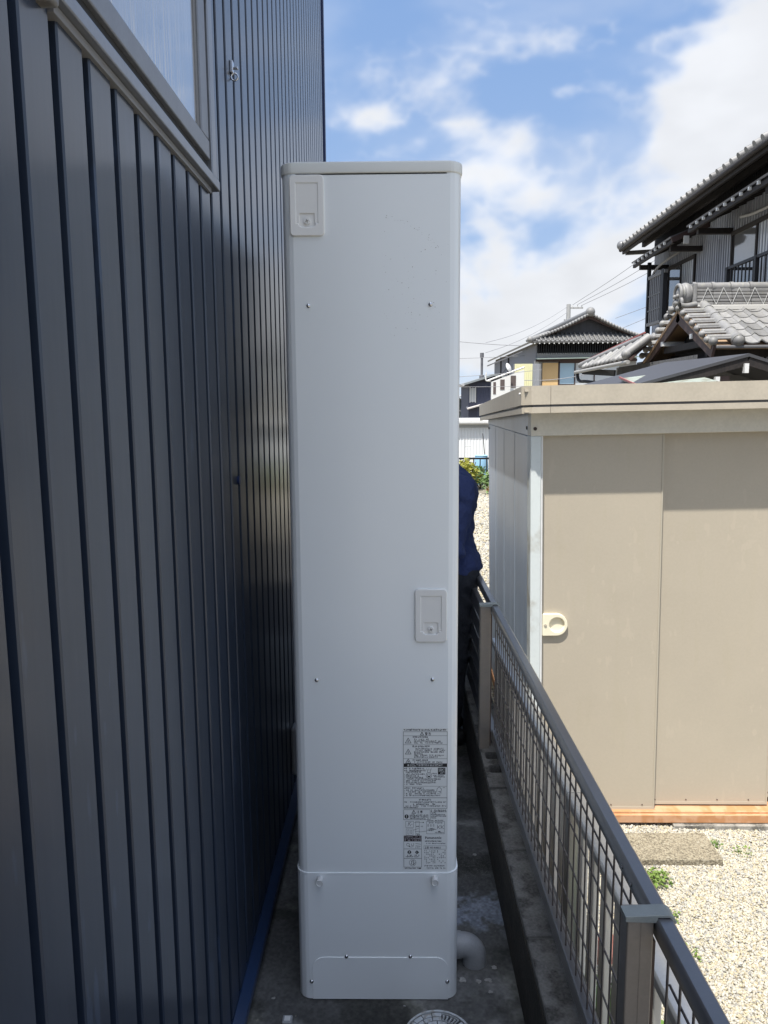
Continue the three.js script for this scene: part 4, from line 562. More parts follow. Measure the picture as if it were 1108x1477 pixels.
  for (const s of [-1, 1]) { on.push(place(new THREE.TorusGeometry(.055, .026, 8, 16), ox - .1, oy - .10, oz + s * .12, 0, Math.PI / 2), place(new THREE.SphereGeometry(.034, 10, 8), ox - .13, oy + .0, oz + s * .06), place(new THREE.SphereGeometry(.045, 10, 8), ox - .12, oy - .1, oz + s * .02), tube([[ox - .1, oy - .15, oz + s * .12], [ox - .12, oy - .22, oz + s * .2], [ox - .16, oy - .2, oz + s * .28]], .022, 10, 6)); }
  mesh('ridge_ornament', on, mTile[1], Rf);
  mesh('saddle_tile', [tube([[ox - .16, yr + .0, zr + .24], [ox - .05, yr - .01, zr + .2], [ox + .12, yr + .02, zr + .17]], .045, 14, 10), tube([[ox - .16, yr - .0, zr - .24], [ox - .05, yr - .01, zr - .2], [ox + .12, yr + .02, zr - .17]], .045, 14, 10)], mTile[0], Rf);
  // bargeboards and soffit
  mesh('bargeboard', bar([X0 + .03, yr - .13, zr - .05], [X0 + .03, yn - .12, zn + .02], .04, .17), mBrown, Wg); mesh('bargeboard', bar([X0 + .03, yr - .13, zr + .05], [X0 + .03, yf - .14, zf - .12], .04, .17), mBrown, Wg);
  for (const [y, z] of [[2.62, -11.75], [2.6, -13.0]]) mesh('purlin_end', bb(X0 - .01, y - .05, z - .04, X0 + .38, y + .02, z + .04), mWhite, Wg);
  mesh('purlin', [bb(X0 + .1, 2.88, zr - .05, 4.8, 2.96, zr + .05), bb(X0 + .1, 2.44, -13.2, 4.8, 2.54, -11.5)], mWood, Wg);
  // eave gutter and louvred wall below
  mesh('gutter', [bb(X0 + .05, yn - .07, zn + .0, X1, yn - .025, zn + .07, .015)], M(.12, .12, .125, .5), Wg);
  for (let i = 0; i < 9; i++) mesh('louvre_slat', bb(4.86 + i * .065, 1.6, -11.44, 4.885 + i * .065, 2.4, -11.38), M(.22, .22, .225, .5), Wg);
  mesh('beam', bb(4.5, 2.28, -11.4, X1, 2.40, -11.32), mWood, Wg);

  // lower skirt roof running back from the gable
  const sk = new THREE.Group(); sk.name = 'skirt_roof'; Wg.add(sk);
  mesh('skirt_deck', [slab4([3.98, 2.37, -13.3], [4.5, 2.78, -13.6], [4.5, 2.74, -14.6], [3.98, 2.34, -16.9], .04)], mBrown, sk);
  for (let i = 0; i < 11; i++) { const z = -13.5 - i * .29, up = Math.max(.1, .5 - i * .04); mesh('skirt_tile', [rod([3.97, 2.40 - i * .0025, z], [3.97 + up, 2.40 + up * .76 - i * .0025, z - .02], .05, 12), place(new THREE.SphereGeometry(.052, 12, 8), 3.97, 2.40 - i * .0025, z), bar([3.98, 2.385, z - .14], [3.98 + up, 2.385 + up * .76, z - .14], .2, .02)], mTile[i % 4], sk); }
  mesh('hip_tile', [rod([4.5, 2.80, -14.2], [4.0, 2.43, -16.85], .06, 12), rod([3.95, 2.46, -13.38], [4.35, 2.74, -13.45], .075, 14), place(new THREE.SphereGeometry(.085, 14, 10), 3.95, 2.45, -13.38)], mTile[1], sk); mesh('red_flashing', bar([4.48, 2.87, -14.1], [4.02, 2.48, -16.95], .03, .025), M(.3, .09, .08, .6), sk);
  mesh('skirt_gutter', rod([3.93, 2.31, -13.2], [3.93, 2.29, -17.0], .035, 10), M(.3, .29, .27, .6), sk);
  mesh('downpipe', tube([[3.95, 2.29, -16.9], [3.97, 2.12, -16.85], [4.1, 2.08, -16.6], [4.42, 2.0, -15.7]], .035, 24, 8), mBlack, sk);
  mesh('fascia', bar([4.05, 2.30, -16.8], [4.42, 2.22, -15.7], .05, .12), mBlack, sk);
}
{ // small dark porch gable in front of the wing
  const P = thing('porch_roof', 'small dark gabled porch roof with white beam ends', 'porch', [0, 0, -8]);
  mesh('roof_sheet', [slab4([3.58, 2.12, 0.06], [2.45, 1.82, 0.06], [2.45, 1.86, -2.4], [3.58, 2.16, -2.4], .03), slab4([3.58, 2.12, 0.06], [4.9, 1.70, 0.06], [4.9, 1.74, -2.4], [3.58, 2.16, -2.4], .03)], M(.05, .05, .055, .6), P);
  mesh('bargeboard', bar([3.58, 2.045, 0.03], [2.45, 1.745, 0.03], .03, .085), mWood, P); mesh('bargeboard', bar([3.58, 2.045, 0.034], [4.9, 1.625, 0.034], .03, .085), mWood, P);
  for (const [x, y] of [[3.555, 2.02], [3.27, 1.89]]) mesh('beam_end', bb(x - .02, y - .095, 0.02, x + .022, y, 0.075), mWhite, P);
  mesh('wall', bb(3.35, -0.2, -1.4, 4.9, 1.95, -1.3), M(.12, .12, .125, .8), P); mesh('post', bb(3.32, -.2, -.1, 3.42, 1.9, 0.0), mBrown, P); mesh('post', bb(4.7, -.2, -.1, 4.8, 1.7, 0.0), mBrown, P); mesh('beam', bb(2.6, 1.66, -.4, 4.8, 1.76, -.32), mWood, P);
  const L = thing('lean_to_roof', 'pale green lean-to sheet roof just above the shed', 'roof', [0, 0, -7.6]); for (let i = 0; i < 4; i++) mesh('roof_sheet', slab4([2.42 + i * .17, 1.755 + i * .02, .1], [2.588 + i * .17, 1.775 + i * .02, .1], [2.74 + i * .17, 1.93 + i * .02, -1.3], [2.572 + i * .17, 1.91 + i * .02, -1.3], .02), M(.27, .30, .26, .7, { map: rep(T.dirty, 1.5, 1.5) }), L); mesh('red_edge', bar([2.41, 1.765, .1], [2.56, 1.92, -1.3], .015, .02), M(.3, .1, .09, .6), L); for (const x of [2.6, 3.0]) mesh('post', bb(x - .0, -.2, -.6, x + .05, 1.75, -.55), mWood, L);
}

// ------------------------------------------------------------------ the two storey house on the right
{
  const B = thing('two_storey_house', 'two storey house with dark eaves, small window hoods and pale ribbed wall', 'house');
  mesh('wall', [bb(6.83, -0.2, -20.9, 14, 5.85, -7)], M(.10, .10, .11, .8), B);
  ribs(13.8, 2.95, 0.115, 0.022, mRibGrey, 'ribbed_wall', B, [6.815, 2.5, -20.9], -Math.PI / 2);
  ribs(13.8, .55, 0.085, 0.018, mRibDark, 'upper_wall', B, [6.80, 5.44, -20.9], -Math.PI / 2);
  // main roof: deck, dark soffit, fascia, tile ends along the eave
  const R = new THREE.Group(); R.name = 'main_roof'; B.add(R);
  const yE = (z) => 5.66 + (z + 20.6) * 0.018;
  mesh('roof_deck', slab4([5.95, 5.60, -20.7], [10.4, 7.75, -20.7], [10.4, 7.9, -7], [5.95, 5.84, -7], .09), mWood, R); mesh('roof_deck', slab4([14.8, 5.60, -20.7], [10.4, 7.75, -20.7], [10.4, 7.9, -7], [14.8, 5.84, -7], .09), mWood, R);
  mesh('fascia', bar([5.95, 5.50, -20.75], [5.95, 5.745, -7], .05, .13), mWood, R); mesh('soffit_beam', bar([6.45, 5.66, -20.7], [6.45, 5.9, -7], .08, .12), mWood, R);
  mesh('gutter', rod([5.88, 5.535, -20.75], [5.88, 5.78, -7], .045, 10), mWood, R);
  const et = tileGeo(.30, .3, .045, .02);
  for (let i = 0; i < 46; i++) { const z = -20.6 + i * .29; mesh('eave_tile', [rod([5.90, yE(z) + .01, z], [6.25, yE(z) + .18, z], .062, 12), bar([5.92, yE(z) - .03, z + .145], [6.25, yE(z) + .13, z + .145], .2, .03)], mTile[i % 4], R); }
  mesh('tile_field', slab4([5.95, 5.66, -20.7], [10.4, 7.83, -20.7], [10.4, 7.98, -7], [5.95, 5.90, -7], .04), mTileDark, R);
  mesh('corner_tile', [place(new THREE.SphereGeometry(.12, 12, 10), 5.9, 5.66, -20.75), rod([5.85, 5.6, -20.8], [6.3, 5.85, -20.8], .08, 12), bar([6.0, 5.46, -20.7], [6.8, 5.5, -20.7], .08, .1)], mTileDark, R);
  // window hoods
  const hood = (z0, z1, yo, yi) => { const H = new THREE.Group(); H.name = 'window_hood'; B.add(H); mesh('hood_sheet', [slab4([5.98, yo, z0], [6.8, yi, z0], [6.8, yi + .06, z1], [5.98, yo + .06, z1], .035)], M(.10, .10, .11, .5), H); mesh('hood_fascia', bar([6.0, yo - .02, z1 + .02], [6.8, yi - .02, z1 + .02], .035, .11), mBrown, H); mesh('hood_beam', [bar([6.05, yo - .1, z0], [6.05, yo - .04, z1], .06, .08), bb(6.1, yo - .23, z0 + .25, 6.8, yo - .12, z0 + .36), bb(6.1, yo - .19, z1 - .4, 6.8, yo - .08, z1 - .29)], mWood, H); const n = Math.round((z1 - z0) / .36); for (let i = 0; i < n; i++) { const z = z0 + .2 + i * (z1 - z0 - .3) / n, y = yo + .06 * (z - z0) / (z1 - z0); mesh('rafter', [bar([6.02, y - .055, z], [6.8, yi - .06, z], .045, .05)], mWood, H); mesh('rafter_end', bb(5.975, y - .085, z - .025, 6.02, y - .03, z + .025), mWhite, H); } mesh('beam_end', bb(6.25, yo - .10, z1 + .03, 6.36, yo + .06, z1 + .07), mWhite, H); };
  hood(-20.1, -17.35, 5.12, 5.44); hood(-16.45, -12.9, 5.20, 5.50);
  const window_ = (z0, z1, y0, y1, n) => { const w = new THREE.Group(); w.name = 'window'; B.add(w); mesh('frame', [bb(6.76, y0, z0 - .06, 6.82, y1, z0, .004), bb(6.76, y0, z1, 6.82, y1, z1 + .06, .004), bb(6.755, y1, z0 - .07, 6.82, y1 + .08, z1 + .07, .004), bb(6.755, y0 - .07, z0 - .07, 6.82, y0, z1 + .07, .004)], mWood, w); for (let i = 0; i < n; i++) { const a = lerp(z0, z1, i / n), b = lerp(z0, z1, (i + 1) / n); mesh('pane', bb(6.79 + (i % 2) * .012, y0, a + .03, 6.798 + (i % 2) * .012, y1, b - .03), i % 2 ? mCurtain : M(.12, .12, .12, .1, { clearcoat: 1, clearcoatRoughness: .05 }), w); for (const q of [a, b - .036]) mesh('sash_stile', bb(6.775, y0, q, 6.81, y1, q + .034), mWood, w); } };
  window_(-19.7, -18.05, 3.4, 4.85, 2); window_(-16.05, -13.0, 3.3, 4.92, 3);
  // balcony railings
  const bal = new THREE.Group(); bal.name = 'balcony_railing'; B.add(bal); mesh('rail', [bb(6.28, 4.10, -15.15, 6.34, 4.15, -12.2), bb(6.28, 4.10, -15.15, 6.8, 4.15, -15.1), bb(6.28, 3.45, -15.15, 6.34, 3.5, -12.2)], mBlack, bal); for (let z = -15.1; z < -12.2; z += .15) mesh('baluster', bb(6.30, 3.46, z, 6.32, 4.11, z + .022), mBlack, bal); for (const z of [-15.12, -13.95]) mesh('baluster_post', bb(6.27, 3.2, z, 6.34, 4.14, z + .07), mBlack, bal);
  const lat = new THREE.Group(); lat.name = 'lattice_balcony'; B.add(lat); mesh('rail', [bb(6.28, 4.62, -19.75, 6.36, 4.69, -18.5), bb(6.28, 3.5, -19.75, 6.36, 3.57, -18.5), bb(6.28, 4.62, -19.75, 6.8, 4.69, -19.68)], M(.15, .145, .14, .6), lat); mesh('lattice_post', bb(6.27, 3.2, -18.72, 6.37, 4.72, -18.55), mBlack, lat); mesh('lattice_post', bb(6.28, 3.2, -19.78, 6.36, 5.05, -19.7), mBlack, lat); for (let z = -19.6; z < -18.75; z += .13) mesh('lattice_slat', bb(6.30, 3.55, z, 6.33, 4.63, z + .07), M(.13, .13, .135, .6), lat); for (const y of [3.85, 4.2]) mesh('lattice_bar', bb(6.295, y, -19.7, 6.335, y + .03, -18.7), M(.1, .1, .1, .6), lat);
  mesh('downpipe', tube([[6.75, 5.15, -18.9], [6.6, 5.05, -19.1], [6.4, 4.75, -19.7], [6.4, 3.2, -19.85]], .03, 20, 8), M(.35, .35, .35, .6), B); mesh('pipe', tube([[6.76, 5.12, -13.0], [6.74, 5.12, -15.0], [6.76, 5.2, -15.7]], .03, 20, 8), M(.4, .4, .4, .6), B);
}

// ------------------------------------------------------------------ houses in the distance
{
  const Fh = thing('hip_gabled_house', 'far grey house with hip-and-gable tile roof and tan shutter', 'house', [0, 0, -40]);
  mesh('wall', bb(7.38, -0.2, -17, 12.5, 4.75, -0.5), M(.30, .29, .27, .85), Fh);
  ribs(5.1, .62, .12, .02, mRibDark, 'ribbed_wall', Fh, [7.38, 4.12, -.5]); ribs(5.1, .3, .06, .012, M(.32, .31, .29, .8), 'lintel_band', Fh, [7.38, 3.88, -.49]); mesh('awning', slab4([7.3, 3.88, 0], [12.5, 3.95, 0], [12.5, 4.0, -.5], [7.3, 3.93, -.5], .04), M(.3, .36, .32, .7), Fh); mesh('beam', bb(7.3, 3.74, -.5, 12.5, 3.86, -.4), mBrown, Fh);
  mesh('corner_post', bb(7.25, 1, -.62, 7.45, 3.8, -.42), M(.5, .48, .44, .8), Fh);
  mesh('shutter', bb(7.66, 2.3, -.5, 8.46, 3.68, -.43), M(.62, .42, .2, .7), Fh);
  const win = new THREE.Group(); win.name = 'window'; Fh.add(win); for (const [a, b, m] of [[8.55, 9.3, M(.36, .5, .6, .3)], [9.36, 10.3, mCurtain], [10.36, 11.6, mCurtain]]) mesh('pane', bb(a, 2.3, -.49, b, 3.66, -.46), m, win); mesh('frame', [bb(8.47, 2.2, -.5, 8.55, 3.72, -.42), bb(9.3, 2.2, -.5, 9.36, 3.7, -.43), bb(10.3, 2.2, -.5, 10.36, 3.7, -.43), bb(8.5, 3.66, -.5, 11.7, 3.74, -.42), bb(8.5, 2.55, -.5, 9.36, 2.6, -.44)], mBrown, win); mesh('gable_wall', [poly([[8.05, 5.18], [11.9, 5.18], [9.98, 5.92]], .1).translate(0, 0, -.75)], mRibDark, Fh);
  mesh('bargeboard', bar([9.98, 5.98, -.4], [7.8, 5.10, -.4], .1, .2), mBrown, Fh); mesh('bargeboard', bar([9.98, 5.98, -.395], [12.15, 5.10, -.395], .1, .2), mBrown, Fh);
  const R = new THREE.Group(); R.name = 'tile_roof'; Fh.add(R); const er = 6.1;
  mesh('roof_deck', [slab4([9.98, er, -.4], [6.85, 4.72, -.1], [6.85, 4.72, -17.5], [9.98, er, -17.5], .1), slab4([9.98, er, -.4], [13.1, 4.72, -.1], [13.1, 4.72, -17.5], [9.98, er, -17.5], .1), slab4([6.9, 4.70, .2], [13.05, 4.70, .2], [12.0, 5.18, -.7], [8.0, 5.18, -.7], .07)], mTileDark, R);
  const rows = []; for (let i = 0; i < 26; i++) for (let j = 0; j < 4; j++) { const x = 7.0 + i * .232, y = 4.74 + j * .115, z = .2 - j * .22; if (x > 6.9 + j * .25 && x < 12.95 - j * .25) rows.push(rod([x, y, z], [x, y + .11, z - .22], .05, 7), bb(x + .04, y - .035, z - .2, x + .2, y + .0, z)); } tag(mesh('tile_rows', rows, mTile[3], R), null, null, null, 'stuff');
  for (const s of [-1, 1]) { const v = []; for (let i = 0; i < 22; i++) { const t = i / 21, x = 9.98 + s * t * 3.1, y = lerp(6.12, 4.82, t) - .10 * Math.sin(Math.PI * t); v.push(rod([x, y, -.15], [x, y + .01, -.7], .075, 8), place(new THREE.SphereGeometry(.08, 8, 6), x, y, -.14)); } tag(mesh('verge_tiles', v, mTile[1], R), null, null, null, 'stuff'); mesh('hip_ridge', [rod([9.98 + s * 2.0, 5.2, -.7], [9.98 + s * 3.1, 4.8, .2], .12, 10), place(new THREE.SphereGeometry(.16, 10, 8), 9.98 + s * 3.1, 4.82, .2)], mTile[1], R); }
  mesh('ridge', [rod([9.98, 6.2, -.2], [9.98, 6.25, -17.5], .16, 10), place(new THREE.SphereGeometry(.24, 12, 10), 9.98, 6.2, -.2), bb(9.8, 6.0, -.3, 10.16, 6.2, -.1, .04)], mTile[0], R); const en = []; for (let i = 0; i < 24; i++) en.push(bb(7.1 + i * .245, 4.6, .1, 7.15 + i * .245, 4.65, .19)); tag(mesh('rafter_ends', en, mWhite, R), null, null, null, 'stuff');
  mesh('side_wall', bb(7.3, -.2, -17, 7.4, 4.6, -.5), M(.2, .2, .21, .8), Fh);
  const Y = thing('yellow_panel_screen', 'pale yellow corrugated screen panel left of the far house', 'screen', [0, 0, -39.6]); ribs(.95, 3.4, .1, .03, M(.66, .64, .4, .8), 'yellow_panel', Y, [6.1, .2, 0]); ribs(.36, 3.2, .09, .03, M(.28, .29, .31, .8), 'grey_panel', Y, [7.02, .4, -.05]); mesh('post', bb(6.05, -.2, -.1, 6.12, 3.6, -.02), M(.2, .2, .2, .8), Y); mesh('post', bb(7.36, -.2, -.1, 7.42, 3.6, -.02), M(.2, .2, .2, .8), Y);
}
{
  const D = thing('dark_blue_house', 'far dark blue house with a slim tall chimney flue', 'house', [0, 0, -44]);
  mesh('wall', bb(4.2, -0.2, -5, 6.6, 2.78, 0), M(.05, .055, .085, .7), D); ribs(1.75, 2.6, .16, .02, M(.062, .07, .11, .7), 'ribbed_wall', D, [4.68, .2, .02]); mesh('roof', [slab4([3.8, 2.72, .5], [5.6, 3.26, .5], [5.6, 3.3, -5], [3.8, 2.76, -5], .1), slab4([7.4, 2.8, .5], [5.6, 3.26, .5], [5.6, 3.3, -5], [7.4, 2.84, -5], .1)], M(.22, .24, .25, .6), D); mesh('gable', poly([[4.2, 2.78], [7, 2.78], [5.6, 3.18]], .1).translate(0, 0, -.1), M(.05, .055, .085, .7), D); mesh('gutter', rod([3.85, 2.66, .55], [3.9, 2.7, -5], .07, 8), M(.4, .4, .4, .6), D);
  const w = new THREE.Group(); w.name = 'window'; D.add(w); mesh('pane', bb(4.28, 1.72, 0, 4.58, 2.5, .03), mCurtain, w); mesh('frame', [bb(4.25, 1.68, .01, 4.3, 2.54, .06), bb(4.56, 1.68, .01, 4.61, 2.54, .06), bb(4.41, 1.7, .01, 4.45, 2.52, .05)], mWhite, w);
  mesh('flue', [rod([4.95, 2.9, -.2], [4.95, 4.35, -.2], .07, 10), rod([4.95, 4.2, -.2], [4.95, 4.45, -.2], .11, 10), rod([4.95, 2.9, -.2], [4.95, 3.2, -.2], .14, 10)], M(.12, .12, .13, .6), D); mesh('porch_roof', slab4([4.1, 1.35, .3], [6.5, 2.0, .3], [6.5, 2.1, -.4], [4.1, 1.45, -.4], .06), M(.5, .47, .45, .7), D);
  const S = thing('glazed_balcony_house', 'far small building with a pale green glazed balcony', 'house', [0, 0, -50]);
  mesh('wall', bb(4.35, -.2, -4, 5.4, 1.95, 0), M(.22, .21, .21, .8), S); mesh('roof', slab4([3.6, 1.95, .5], [5.4, 2.4, .5], [5.4, 2.45, -4], [3.6, 2.0, -4], .08), M(.3, .31, .32, .7), S); for (const x of [3.85, 4.2]) mesh('post', bb(x - .04, -.2, .1, x + .03, 1.98, .18), mBlack, S); for (const [y, h] of [[1.25, .62], [.62, .5]]) mesh('pane', bb(3.9, y, .05, 4.32, y + h, .1), M(.4, .5, .47, .3), S); mesh('rail', [bb(3.7, 1.14, .1, 4.4, 1.22, .2), bb(3.6, .56, .1, 4.6, .62, .25)], M(.3, .3, .31, .7), S); mesh('awning', slab4([3.5, .15, 2.5], [4.9, .5, 2.5], [4.9, .6, .2], [3.5, .3, .2], .05), M(.55, .57, .6, .6), S);
  const L = thing('balcony_block', 'white balcony block with dark openings and a wall-top pipe', 'balcony', [0, 0, -36]); const sl = (x) => 2.72 + (x - 4.45) * .36;
  mesh('wall', poly([[4.5, -.2], [6.0, -.2], [6.0, sl(6.0) - .12], [4.5, sl(4.5) - .12]], .2).translate(0, 0, -.3), M(.62, .62, .6, .8), L); for (const [a, b, c] of [[4.58, 4.7, .5], [4.9, 5.1, .42], [5.38, 5.62, .5]]) mesh('opening', bb(a, sl(a) - .2 - c, -.12, b, sl(a) - .16, -.08), M(.09, .07, .065, .8), L); mesh('top_pipe', rod([4.3, sl(4.3), -.1], [6.0, sl(6), -.1], .04, 8), mWhite, L); mesh('standpipe', tube([[4.25, 3.05, -.1], [4.25, 2.68, -.1], [4.45, 2.66, -.1]], .035, 12, 6), mWhite, L);
  for (const [x, a, b] of [[4.95, 3.1, 3.75], [5.3, 3.1, 3.8]]) mesh('post', bb(x, a - .3, -.6, x + .07, b, -.53), mBlack, L); mesh('canopy', slab4([4.5, 3.45, -.2], [5.9, 4.02, -.2], [5.9, 4.02, -2], [4.5, 3.45, -2], .05), M(.12, .12, .13, .6), L);
  const A = thing('satellite_dish', 'white satellite dish on the balcony block', 'satellite dish', [5.12, 3.2, -35.7]); mesh('dish', place(new THREE.SphereGeometry(.3, 16, 8, 0, 7, 0, .8).scale(1, .6, 1), 0, 0, 0, 1.2, 0.9, 0), mWhite, A); mesh('arm', rod([0, 0, 0], [-.2, -.2, .25], .02), mBlack, A);
}
{ // utility pole and wires
  const P = thing('utility_pole', 'grey concrete utility pole with a crossarm above the far roof', 'utility pole', [12.13, -0.2, -55]); mesh('pole', new THREE.CylinderGeometry(.14, .2, 8.6, 14).translate(0, 4.3, 0), mConcretePole, P); mesh('crossarm', bb(-.1, 8.3, -.06, 1.0, 8.4, .06), mConcretePole, P); for (const x of [.25, .6, .92]) mesh('insulator', rod([x, 8.4, 0], [x, 8.56, 0], .05, 8), mWhite, P); mesh('bracket', bb(-.3, 7.5, -.05, .3, 7.58, .05), mConcretePole, P);
  const wm = M(.26, .26, .27, .6); const wire = (a, b, sag, r, label) => { const m = [0, .25, .5, .75, 1].map((t) => [lerp(a[0], b[0], t), lerp(a[1], b[1], t) - sag * 4 * t * (1 - t), lerp(a[2], b[2], t)]); tag(mesh('power_line', tube(m, r, 40, 6), wm), label, 'power line'); };
  wire([12.4, 8.35, -55], [18, 14, -30], .5, .016, 'upper power line rising from the pole towards the tall house'); wire([12.7, 8.35, -55], [18.6, 13.2, -30], .55, .016, 'second power line from the pole to the tall house'); wire([13, 8.3, -55], [19, 12.6, -30], .6, .016, 'lowest power line from the pole to the tall house');
  wire([12, 8.2, -55], [5.6, 5.3, -48], .3, .014, 'upper wire from the pole down to the balcony roof'); wire([12.1, 7.9, -55], [5.6, 4.7, -48], .3, .014, 'lower wire from the pole down to the balcony roof');
  wire([1, 5.6, -46], [7.6, 4.95, -46], .1, .02, 'thick sagging cable beside the tank at roof height'); wire([1, 4.1, -44], [8, 4.3, -44], .04, .014, 'level wire crossing the chimney flue'); wire([1, 2.75, -35], [6.6, 3.1, -35], .05, .012, 'thin wire crossing in front of the dark blue house'); wire([1, 2.35, -33], [6, 2.35, -33], .02, .01, 'lowest thin wire beside the tank');
  wire([14, 6.9, -50], [20, 9.6, -42], .2, .015, 'wire passing under the eave corner, upper of two'); wire([14, 6.1, -50], [20, 9.4, -42], .2, .015, 'wire passing under the eave corner, lower of two'); wire([5.0, 2.5, -30], [8.2, 2.95, -30], .15, .014, 'pale cable drooping across the tan shutter');
}

// ------------------------------------------------------------------ the person behind the tank
function flesh(bones, cell, blend, clip, fold = 0) { // bones: [ax, ay, az, ra, bx, by, bz, rb]; smooth union of tapered capsules, meshed
  const lo = [9, 9, 9], hi = [-9, -9, -9]; for (const b of bones) for (const o of [0, 4]) for (let k = 0; k < 3; k++) { lo[k] = Math.min(lo[k], b[o + k] - b[o + 3] - .03); hi[k] = Math.max(hi[k], b[o + k] + b[o + 3] + .03); }
  const S = Math.max(...hi.map((h, k) => h - lo[k])), ctr = hi.map((h, k) => (h + lo[k]) / 2), n = Math.ceil(S / cell) + 4, half = n / 2, sc = cell * half;
  const mc = new MarchingCubes(n, new THREE.MeshStandardMaterial(), false, false, 400000); mc.isolation = 0;
  for (let k = 0; k < n; k++) for (let j = 0; j < n; j++) for (let i = 0; i < n; i++) {
    const x = (i - half) / half * sc + ctr[0], y = (j - half) / half * sc + ctr[1], z = (k - half) / half * sc + ctr[2]; let d = 1;
    if (x > lo[0] - .02 && x < hi[0] + .02 && y > lo[1] - .02 && y < hi[1] + .02 && z > lo[2] - .02 && z < hi[2] + .02) for (const b of bones) {
      const px = x - b[0], py = y - b[1], pz = z - b[2], ex = b[4] - b[0], ey = b[5] - b[1], ez = b[6] - b[2], l = ex * ex + ey * ey + ez * ez, t = l ? clamp((px * ex + py * ey + pz * ez) / l) : 0;
      const q = Math.hypot(px - t * ex, py - t * ey, pz - t * ez) - lerp(b[3], b[7], t), kk = b[8] ?? blend, h = clamp(.5 + .5 * (d - q) / kk); d = lerp(d, q, h) - kk * h * (1 - h);
    }
    if (fold && d < .05 && d > -.05) d += fold * ((noise3(x * 9 + 30, y * 26 + x * 14 + 5, z * 10 + 9) - .5) + .5 * (noise3(x * 26, y * 44 - z * 20 + 50, z * 26 + 40) - .5)); if (clip) d = Math.max(d, clip(x, y, z)); mc.field[i + j * n + k * n * n] = -d;
  }
  mc.update(); const g = new THREE.BufferGeometry(), p = mc.positionArray.slice(0, mc.count * 3); for (let i = 0; i < mc.count; i++) for (let k = 0; k < 3; k++) p[3 * i + k] = p[3 * i + k] * sc + ctr[k];
  g.setAttribute('position', new THREE.BufferAttribute(p, 3)); g.setAttribute('normal', new THREE.BufferAttribute(mc.normalArray.slice(0, mc.count * 3), 3)); const m = mergeVertices((g.deleteAttribute('normal'), g), 1e-4); m.computeVertexNormals(); return m;
}
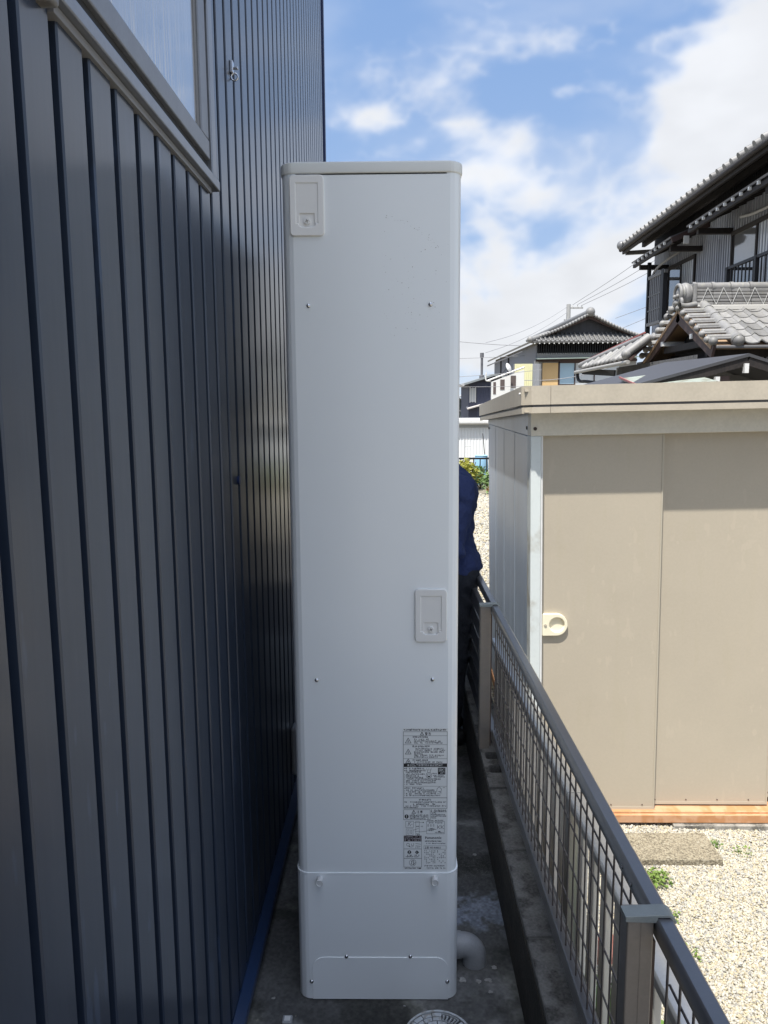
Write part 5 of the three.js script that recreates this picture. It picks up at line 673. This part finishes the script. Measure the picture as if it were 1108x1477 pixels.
{
  const P = thing('person', 'person in navy work jacket and dark trousers bending behind the white tank', 'person', [0.016, 0, -0.2]);
  P.scale.setScalar(.975); P.position.x += .007; P.position.z -= .085; const c = -3.44, skin = M(.42, .26, .18, .6), navy = M(0.02, 0.036, 0.125, .8, { bumpMap: rep(T.soft, 6, 5), bumpScale: .012, map: rep(T.wear, 3, 3) }), dark = M(.022, .025, .034, .85, { bumpMap: rep(T.soft, 5, 4), bumpScale: .012, map: rep(T.wear, 3, 3) }), hair = M(.012, .010, .009, .6);
  const sh = (s) => [0.275 - .0, 1.275, c + s * .175], el = (s) => s > 0 ? [0.235, 1.02, c + .235] : [0.16, 1.03, c - .23], wr = (s) => s > 0 ? [0.03, .93, c + .20] : [-.06, 1.0, c - .16];
  const hand = (s) => { const w = wr(s), out = [[...w, .026, w[0] - .07, w[1] - .01, w[2], .026, .01], [w[0] - .03, w[1], w[2] + .02, .022, w[0] - .08, w[1] - .008, w[2] + .022, .018, .01], [w[0] - .03, w[1], w[2] - .02, .022, w[0] - .08, w[1] - .008, w[2] - .022, .018, .01]]; [[-.028, .06], [-.010, .07], [.010, .066], [.027, .052]].forEach(([dz, l]) => { const a = [w[0] - .085, w[1] - .008, w[2] + dz], b = [a[0] - l * .5, a[1] - .006, a[2] + dz * .15], e = [b[0] - l * .35, b[1] - .022, b[2]], f = [e[0] - l * .12, e[1] - .02, e[2]]; out.push([...a, .0095, ...b, .009, .004], [...b, .009, ...e, .0082, .004], [...e, .0082, ...f, .0072, .004]); }); const t = [w[0] - .03, w[1] - .005, w[2] - s * .026], t2 = [t[0] - .035, t[1] - .02, t[2] - s * .022], t3 = [t2[0] - .028, t2[1] - .014, t2[2] + s * .006]; out.push([...t, .013, ...t2, .011, .006], [...t2, .011, ...t3, .009, .004]); return out; };
  const hips = [.268, .90, c], lum = [.25, 1.06, c], chest = [.258, 1.24, c], neck = [.205, 1.40, c], head = [.13, 1.515, c];
  const core = [[hips[0], hips[1], c - .07, .108, hips[0], hips[1], c + .07, .108], [lum[0], lum[1], c - .065, .088, lum[0], lum[1], c + .065, .088], [...hips, .11, ...lum, .095], [chest[0], chest[1], c - .09, .108, chest[0], chest[1], c + .09, .108], [...lum, .095, ...chest, .105], [...chest, .09, ...neck, .06]];
  const arm = (s, e) => [[...sh(s), .06 + e, ...el(s), .045 + e, .03], [...el(s), .045 + e, ...wr(s), .028 + e, .02]];
  const leg = (s, e) => { const k = [.262, .485, c + s * .095], a = [.235, .095, c + s * .09]; return [[hips[0] + .008, .87, c + s * .085, .095 + e, ...k, .062 + e, .03], [...k, .062 + e, ...a, .044 + e, .03]]; };
  // one continuous body with head and hands
  const face = [[...neck, .056, .15, 1.46, c, .055, .02], [...head, .088, .115, 1.545, c, .09, .02], [.085, 1.47, c, .05, .07, 1.485, c, .045, .03], [.045, 1.515, c, .012, .028, 1.49, c, .013, .015], [.06, 1.462, c - .018, .012, .06, 1.462, c + .018, .012, .01], [.14, 1.51, c + .088, .018, .15, 1.53, c + .09, .016, .008], [.14, 1.51, c - .088, .018, .15, 1.53, c - .09, .016, .008]];
  const foot = (s) => [[.24, .06, c + s * .09, .038, .09, .03, c + s * .10, .03, .02], [.24, .06, c + s * .09, .038, .285, .035, c + s * .09, .034, .02]];
  const body = mergeGeometries([norm(flesh([...core.map((b) => b.map((q, i) => i === 3 || i === 7 ? q - .012 : q)), ...arm(1, -.006), ...arm(-1, -.006), ...leg(1, -.008), ...leg(-1, -.008), ...foot(1), ...foot(-1), ...face.slice(0, 1)], .02, .04)), norm(flesh(face, .006, .02)), norm(flesh(hand(1), .004, .006)), norm(flesh(hand(-1), .004, .006))]);
  mesh('body', body, skin, P);
  mesh('eye', [-1, 1].map((s) => place(new THREE.SphereGeometry(.011, 12, 8), .052, 1.522, c + s * .033)), M(.03, .025, .02, .2), P);
  mesh('hair', flesh([[.15, 1.545, c, .094, .135, 1.57, c, .088, .02], [.19, 1.49, c, .06, .17, 1.55, c, .085, .02]], .008, .02, (x, y) => (x < .085 && y < 1.585) || (x < .13 && y < 1.535) ? .01 : -1), hair, P);
  mesh('jacket', flesh([...core.map((b) => b.map((q, i) => i === 3 || i === 7 ? q + .006 : q)), [hips[0], .895, c - .07, .118, hips[0], .895, c + .07, .118, .03], ...arm(1, .018), ...arm(-1, .018), [.205, 1.385, c, .07, .19, 1.425, c, .066, .02]], .0105, .045, (x, y, z) => Math.max(.872 + .02 * (x - .2) - y, y - 1.43, (wr(1)[0] + .01) - x + (Math.abs(z - c) > .12 ? 0 : -1)), .02), navy, P);
  mesh('sleeve_cuff', [rod([.05, .936, c + .202], [.085, .951, c + .208], .047, 18)], navy, P);
  mesh('trousers', flesh([[hips[0], .885, c - .065, .11, hips[0], .885, c + .065, .11, .03], ...leg(1, .014), ...leg(-1, .014), [.262, .5, c + .095, .078, .258, .44, c + .095, .07, .02]], .0105, .03, (x, y) => Math.max(.06 - y, y - .96), .011), dark, P);
  for (const s of [-1, 1]) mesh('shoe', flesh([[.235, .065, c + s * .09, .048, .09, .038, c + s * .10, .038, .02], [.24, .05, c + s * .09, .046, .285, .042, c + s * .09, .042, .02]], .008, .02, (x, y) => .004 - y), M(.02, .02, .02, .6), P);
}

renderer.render(scene, camera);
